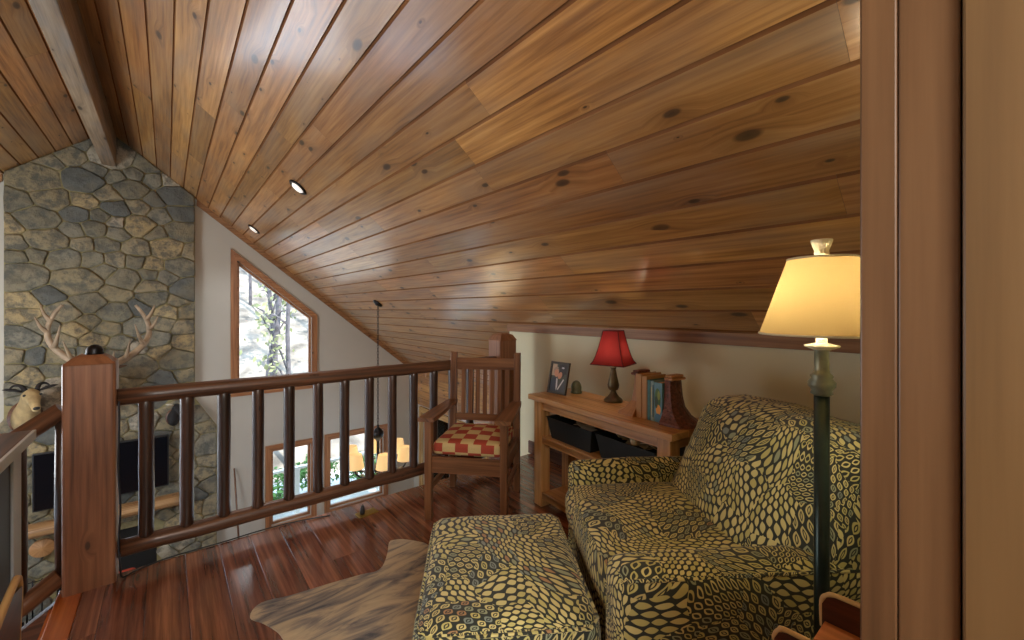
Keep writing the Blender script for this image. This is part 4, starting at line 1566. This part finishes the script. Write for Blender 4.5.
def trophy(name, label, loc, sc, hide, muzzle, rotz=0., antlers=None, ear_mat=None, horn=None):
    r = thing(name, label, 'animal trophy', loc, rotz)
    b = B()
    secs = [((0, 0, -.22), (.17, 0, 0), (0, .03, .26)), ((0, -.1, -.14), (.15, 0, 0), (0, .06, .22)), ((0, -.22, 0), (.12, 0, 0), (0, .09, .16)),
            ((0, -.32, .12), (.105, 0, 0), (0, .09, .125)), ((0, -.42, .20), (.105, 0, 0), (0, .07, .11)), ((0, -.50, .20), (.10, 0, 0), (0, .04, .11)),
            ((0, -.60, .15), (.075, 0, 0), (0, .03, .085)), ((0, -.72, .085), (.055, 0, 0), (0, .025, .065)), ((0, -.80, .045), (.052, 0, 0), (0, .02, .055)), ((0, -.835, .03), (.03, 0, 0), (0, .01, .03))]
    b.loft([(Vector(c) * sc, Vector(a_) * sc, Vector(d_) * sc) for c, a_, d_ in secs], 18)
    body = obj('head', b, hide, r)
    b = B(); b.sphere(Vector((0, -.832, .05)) * sc, .034 * sc, 12, (1.2, .6, .8))
    obj('nose', b, 'black_plastic', body)
    for s in (-1, 1):
        b = B()
        e = [Vector((s * .085, -.40, .27)), Vector((s * .17, -.41, .31)), Vector((s * .25, -.42, .33)), Vector((s * .30, -.41, .335))]
        b.tube([p * sc for p in e], [.03 * sc, .055 * sc, .045 * sc, .006 * sc], 10, flat=.45)
        obj('ear', b, ear_mat or hide, body)
        b = B(); b.sphere(Vector((s * .088, -.53, .225)) * sc, .02 * sc, 10)
        obj('eye', b, 'black_plastic', body)
        if antlers:
            b = B()
            antler(b, tuple(Vector((s * .055, -.40, .29)) * sc), s, antlers[0], antlers[1])
            obj('antler', b, 'bone', body)
        if horn:
            b = B()
            pts = smooth_path([Vector((s * .06, -.42, .28)), Vector((s * .10, -.36, .36)), Vector((s * .17, -.32, .37)), Vector((s * .22, -.34, .32))], 4)
            b.tube([p * sc for p in pts], [sc * (.035 - .028 * k / len(pts)) for k in range(len(pts))], 10)
            obj('horn', b, 'dark_hide', body)
    b = B()
    b.lathe([(.001, -.02), (.2 * sc, -.02), (.2 * sc, 0), (.001, 0)], T((0, .02, -.2 * sc)) @ R(PI / 2, 'X') @ Matrix.Diagonal((1, 1.35, 1, 1)), 24)
    obj('plaque', b, 'rail', r)
    return r
trophy('elk_trophy', 'mounted elk head with a wide branching antler rack on the chimney', (-.63, 7.55, .32), .8, 'elk_hide', None, 0, (1.0, .92))
trophy('cream_trophy', 'mounted pale cream animal head with dark ears low on the chimney', (-1.30, 7.55, .16), .72, 'cream_hide', None, .3, None, 'dark_hide', True)
trophy('dark_trophy', 'small dark mounted animal head beside the shoulder of the chimney', (.07, 7.56, -.13), .42, 'dark_hide', None, .2, None, 'white_hide')

b = B()
b.lathe([(.11, 0), (.112, .02), (.1, .03), (.075, .027), (.07, .033), (.045, .03), (.04, .036), (.001, .037)], T((-1.17, 7.585, -1.6)) @ R(PI / 2, 'X'), 24)
tag(obj('wood_slice', b, 'carved_pale'), 'round tan wood slice hung on the stones under the mantel', 'wall decoration')

# fire tools, red cushion and pot on the hearth
ft = thing('fire_tools', 'black fireplace tool stand on the hearth', 'fire tools', (-1.25, 7.30, ZL + .22))
b = B(); b.lathe([(.11, 0), (.11, .015), (.02, .03)], n=18); obj('base', b, 'black_metal', ft)
b = B(); b.tube([(0, 0, .02), (0, 0, .62)], .008, 8); b.tube([(-.13, 0, .56), (.13, 0, .56)], .006, 8); obj('stand', b, 'black_metal', ft)
for x in (-.12, -.045, .045, .12):
    b = B(); b.tube([(x, -.01, .08), (x, -.01, .58)], .007, 8); b.box((.05, .02, .1), T((x, -.01, .09)), .004); obj('tool', b, 'black_metal', ft)
b = B(); b.rbox((.24, .12, .26), .05, T((-.42, 7.12, ZL + .56)) @ R(-.3, 'X'), n=8, puff=(0, .04, 0), seed=8)
tag(obj('cushion', b, 'red'), 'red cushion propped on the fireplace hearth', 'cushion')
b = B(); b.lathe([(.10, ZL + .22), (.15, ZL + .3), (.16, ZL + .42), (.13, ZL + .5), (.05, ZL + .54), (.02, ZL + .57)], T((-.85, 7.25, 0)), 20)
tag(obj('iron_pot', b, 'black_metal'), 'black iron pot standing on the fireplace hearth', 'pot')
b = B()
b.bx(-.62, -.12, 7.0, 7.26, ZL + .22, ZL + .42, .01)
tag(obj('hearth_box', b, 'grey_blue'), 'grey blue box on the hearth under the red cushion', 'box')

# chandelier on a long chain
cx, cy, cz = 2.247, 5.654, zc(2.247)
cl = thing('chandelier', 'black iron chandelier with glowing parchment shades on a long chain', 'chandelier', (cx, cy, cz))
b = B()
nrm = R(math.atan(SL), 'Y')
b.lathe([(.07, 0), (.068, -.02), (.03, -.035), (.008, -.045)], nrm, 20)
obj('canopy', b, 'black_metal', cl)
b = B()
zb = -.42 - cz
k = 0
z = -.03
while z > zb + .1:
    ring = []
    for j in range(9):
        a = 2 * PI * j / 8
        u, v = .012 * math.cos(a), .026 * math.sin(a)
        ring.append((u, 0, z - .026 + v) if k % 2 else (0, u, z - .026 + v))
    b.tube(ring, .0038, 5, caps=False)
    z -= .042
    k += 1
obj('chain', b, 'black_metal', cl)
b = B()
b.lathe([(.006, zb + .13), (.02, zb + .12), (.012, zb + .1), (.045, zb + .07), (.075, zb + .03), (.08, zb), (.07, zb - .04), (.03, zb - .075), (.02, zb - .1), (.02, zb - .42), (.05, zb - .46), (.055, zb - .5), (.02, zb - .55), (.03, zb - .58), (.001, zb - .62)], n=16)
obj('hub', b, 'black_metal', cl)
for k in range(6):
    a = 2 * PI * k / 6 + .35
    c, s = math.cos(a), math.sin(a)
    b = B()
    pth = smooth_path([(.02, 0, zb - .45), (.14, 0, zb - .52), (.28, 0, zb - .50), (.37, 0, zb - .42), (.37, 0, zb - .36)], 5)
    b.tube([(p.x * c, p.x * s, p.z) for p in pth], .011, 8)
    b.lathe([(.001, zb - .37), (.05, zb - .36), (.052, zb - .352), (.001, zb - .35)], T((.37 * c, .37 * s, 0)), 14)
    arm = obj('arm', b, 'black_metal', cl)
    b = B()
    b.lathe([(.105, zb - .35), (.075, zb - .17)], T((.37 * c, .37 * s, 0)), 16, close=False)
    obj('lamp_shade', b, 'shade_parch', arm)
    b = B()
    for j in range(10):
        t = j / 10
        p = pth[int(t * (len(pth) - 1))]
        q = Vector((p.x * c, p.x * s, p.z))
        aa = a + (1 if j % 2 else -1) * 1.1
        tip = q + Vector((math.cos(aa) * .07, math.sin(aa) * .07, .03))
        b.tube([q, (q + tip) / 2 + Vector((0, 0, .02)), tip], [.004, .018, .001], 6, flat=.25)
    obj('leaf_scrolls', b, 'bone_dark', arm)

# recessed lights in the boards
for i, (x, y, lab) in enumerate(((.94, 4.27, 'black rimmed recessed ceiling light nearer the loft railing'), (.945, 6.87, 'black rimmed recessed ceiling light nearer the gable wall'))):
    r = thing('recessed_light', lab, 'ceiling light', (x, y, zc(x)), 0, 'recessed lights in the plank ceiling')
    mt = R(math.atan(SL), 'Y')
    b = B()
    b.lathe([(.085, 0), (.09, -.006), (.084, -.014), (.066, -.016), (.060, -.004)], mt, 28)
    obj('rim', b, 'black_metal', r)
    b = B()
    b.lathe([(.062, -.006), (.05, -.022), (.001, -.026)], mt @ T((.0, 0, 0)), 24)
    obj('lens', b, 'lens', r)

# walking stick leaning on the wall near the chimney
b = B()
b.tube([(.86, 7.5, ZL), (.80, 7.72, -1.15)], [.014, .011], 8)
tag(obj('walking_stick', b, 'rail'), 'thin wooden stick leaning on the white wall beside the chimney', 'stick')

# ------------------------------------------------------------------ outdoors
def hill(x, y):
    t = max(0., min(1., (x + 1.5) / 3.))
    k = max(0, y - 10)
    return -3.4 + t * (.06 * (y - 8) + .42 * k)
b = B()
nx, ny = 46, 40
gv = {}
for i in range(nx + 1):
    for j in range(ny + 1):
        x = -22 + 46 * i / nx
        y = 8.0 + 34 * j / ny
        gv[i, j] = b.bm.verts.new((x, y, hill(x, y) + .4 * noise.noise(Vector((x * .2, y * .2, 0)))))
for i in range(nx):
    for j in range(ny):
        b.face([gv[i, j], gv[i + 1, j], gv[i + 1, j + 1], gv[i, j + 1]], smooth=True)
tag(obj('forest_ground', b, 'ground'), kind='structure')

def tree(x, y, seed, proto=None):
    rnd = random.Random(seed)
    zg = hill(x, y) - .3
    r = thing('forest_tree', 'tall thin trunked tree in the woods outside the gable windows', 'tree', (x, y, zg), rnd.uniform(0, 6), 'trees in the woods outside')
    h = rnd.uniform(8, 11)
    b = B()
    rr = rnd.uniform(.06, .15)
    pts = [(.25 * noise.noise(Vector((seed, k * .4, 0))), .25 * noise.noise(Vector((seed, k * .4, 9))), h * k / 9) for k in range(10)]
    b.tube(pts, [rr * (1 - .075 * k) for k in range(10)], 8)
    tips = []
    for k in range(16):
        z = rnd.uniform(.12, .95) * h
        p = Vector((0, 0, z))
        a = rnd.uniform(0, 2 * PI)
        l = rnd.uniform(.3, .75)
        q = p + Vector((math.cos(a) * l, math.sin(a) * l, rnd.uniform(.2, .9)))
        b.tube([p, (p + q) / 2 + Vector((0, 0, .1)), q], [.03, .022, .008], 5)
        tips.append((p, q))
    obj('trunk', b, 'bark', r)
    b = B()
    for p, q in tips:
        for j in range(12):
            c = p.lerp(q, rnd.uniform(.35, 1.15)) + Vector((rnd.gauss(0, .12), rnd.gauss(0, .12), rnd.gauss(0, .2)))
            s = rnd.uniform(.05, .11)
            m = T(c) @ Matrix.Rotation(rnd.uniform(0, 6), 4, Vector((rnd.uniform(-1, 1), rnd.uniform(-1, 1), rnd.uniform(-1, 1))))
            vs = b.verts([(-s, 0, 0), (0, -s * .5, 0), (s, 0, 0), (0, s * .5, 0)], m)
            b.face(vs)
    obj('foliage', b, 'leaf', r)
    return r
rnd = random.Random(4)
P0 = [(2.3, 11.5), (3.9, 13.0), (5.2, 15.6), (3.2, 17.5)]
protos = [tree(x, y, 40 + i) for i, (x, y) in enumerate(P0)]
placed = list(P0)
cnt = 0
tries = 0
while cnt < 84 and tries < 4000:
    tries += 1
    y = rnd.uniform(10.8, 34)
    x = rnd.uniform(.03 * y, 1 + .46 * y)
    if min((x - a) ** 2 + (y - c) ** 2 for a, c in placed) < 2.6:
        continue
    placed.append((x, y))
    t = copy_tree(protos[cnt % 4])
    t.location = (x, y, hill(x, y) - .3)
    t.rotation_euler.z = rnd.uniform(0, 6)
    s = rnd.uniform(.9, 1.1)
    t.scale = (s, s, s)
    cnt += 1

def shrub(x, y, seed, z):
    rnd = random.Random(seed)
    r = thing('shrub', 'low green shrub outside the lower gable windows', 'shrub', (x, y, z), 0, 'shrubs below the gable windows')
    b = B()
    for k in range(9):
        a = rnd.uniform(0, 6.28)
        b.tube([(0, 0, 0), (.2 * math.cos(a), .2 * math.sin(a), .3), (.38 * math.cos(a), .38 * math.sin(a), .6)], [.012, .009, .004], 5)
    obj('stems', b, 'bark', r)
    b = B()
    for k in range(420):
        d = Vector((rnd.gauss(0, 1), rnd.gauss(0, 1), rnd.gauss(0, 1))).normalized() * rnd.uniform(.25, .5)
        m = T((d.x, d.y, .5 + d.z * .8)) @ Matrix.Rotation(rnd.uniform(0, 6), 4, Vector((rnd.uniform(-1, 1), rnd.uniform(-1, 1), rnd.uniform(-1, 1))))
        s = rnd.uniform(.04, .08)
        b.face(b.verts([(-s, 0, 0), (0, -s * .5, 0), (s, 0, 0), (0, s * .5, 0)], m))
    obj('foliage', b, 'shrub', r)
    return r
s0 = shrub(1.6, 9.6, 3, -2.78)
for (x, y) in ((2.55, 9.95), (3.5, 9.5), (4.8, 9.9), (.5, 9.7)):
    c = copy_tree(s0)
    c.location = (x, y, -2.78)
    c.rotation_euler.z = x * 2

b = B()  # pale slab added as a reflector to brighten the ceiling sheen
b.bx(-25, -.4, 7.98, 30, -3.2, -2.78)
b.bx(-.4, 7, 7.98, 12.5, -3.2, -2.78)
tag(obj('reflector_slab', b, plain('pale_reflector', s2l(205, 208, 212), .8, vary=.1)), kind='structure')
dr = thing('deck_railing', 'white deck railing outside the lower gable windows', 'railing', (2, 8.75, -2.7))
b = B(); b.bx(.2, 5.2, 8.7, 8.8, -1.72, -1.68, .004)
obj('cap_rail', b, 'deck_white', dr, True)
b = B(); b.bx(.2, 5.2, 8.73, 8.77, -2.5, -2.45)
obj('lower_rail', b, 'deck_white', dr, True)
for k in range(4):
    b = B(); x = .3 + 1.6 * k
    b.bx(x - .045, x + .045, 8.705, 8.795, -2.75, -1.72)
    obj('post', b, 'deck_white', dr, True)
b = B(); b.bx(.2, 5.2, 8.0, 8.85, -2.8, -2.74)
tag(obj('deck', b, 'deck_white'), kind='structure')

# ------------------------------------------------------------------ light
W = bpy.data.worlds.new('sky')
SC.world = W
W.use_nodes = True
bgn = W.node_tree.nodes['Background']
bgn.inputs[0].default_value = (.62, .80, 1.0, 1)
bgn.inputs[1].default_value = 3.8

def light(name, kind, loc, energy, col, size=.1, rot=None, **kw):
    l = bpy.data.lights.new(name, kind)
    l.energy = energy
    l.color = col
    if kind == 'SUN':
        l.angle = size
    elif kind == 'AREA':
        l.size = size
    else:
        l.shadow_soft_size = size
    for k, v in kw.items():
        setattr(l, k, v)
    o = bpy.data.objects.new(name, l)
    COL.objects.link(o)
    o.location = loc
    if rot:
        o.rotation_euler = rot
    return o
WARM = (1., .86, .58)
light('sun', 'SUN', (0, 0, 20), 8.0, (1, .93, .82), .02, (math.radians(38), math.radians(18), 0))
light('floor_lamp_light', 'POINT', (FLX, FLY + .016, 1.333), 16, WARM, .03)
light('table_lamp_light', 'POINT', tuple(Vector(lp) + Vector((0, 0, .30))), 5.0, WARM, .03)
light('chandelier_light', 'POINT', (cx, cy, -.85), 8, WARM, .3)
NEUT = (1., .965, .92)
COOL = (.90, .96, 1.)
for (x, y) in ((.94, 4.27), (.945, 6.87)):
    light('recessed_spot', 'SPOT', (x - .02, y, zc(x) - .05), 38, COOL, .2, (0, 0, 0), spot_size=2.4, spot_blend=.8)
# unseen fill lights added to brighten the great room and the loft
light('great_room_fill', 'POINT', (-2.6, 4.8, .8), 235, COOL, .7)
light('back_room_fill', 'POINT', (-.5, -1.5, 2.1), 240, NEUT, .6)

# ------------------------------------------------------------------ camera
cam = bpy.data.cameras.new('camera')
cam.sensor_width = 36
cam.lens = 420.9 / 1024 * 36
cam.shift_y = -10.8 / 1024
cam.clip_start = .03
co = bpy.data.objects.new('camera', cam)
COL.objects.link(co)
co.location = (0, 0, 1.30)
co.rotation_euler = (PI / 2, 0, -math.radians(39.337))
SC.camera = co

SC.view_settings.view_transform = 'Standard'
SC.view_settings.look = 'None'
SC.view_settings.exposure = .12
SC.view_settings.gamma = 1
SC.view_settings.use_curve_mapping = False
SC.cycles.use_denoising = True
SC.cycles.max_bounces = 10
SC.cycles.diffuse_bounces = 6
SC.cycles.transparent_max_bounces = 12
SC.cycles.caustics_reflective = False
SC.cycles.caustics_refractive = False
SC.cycles.sample_clamp_indirect = 6
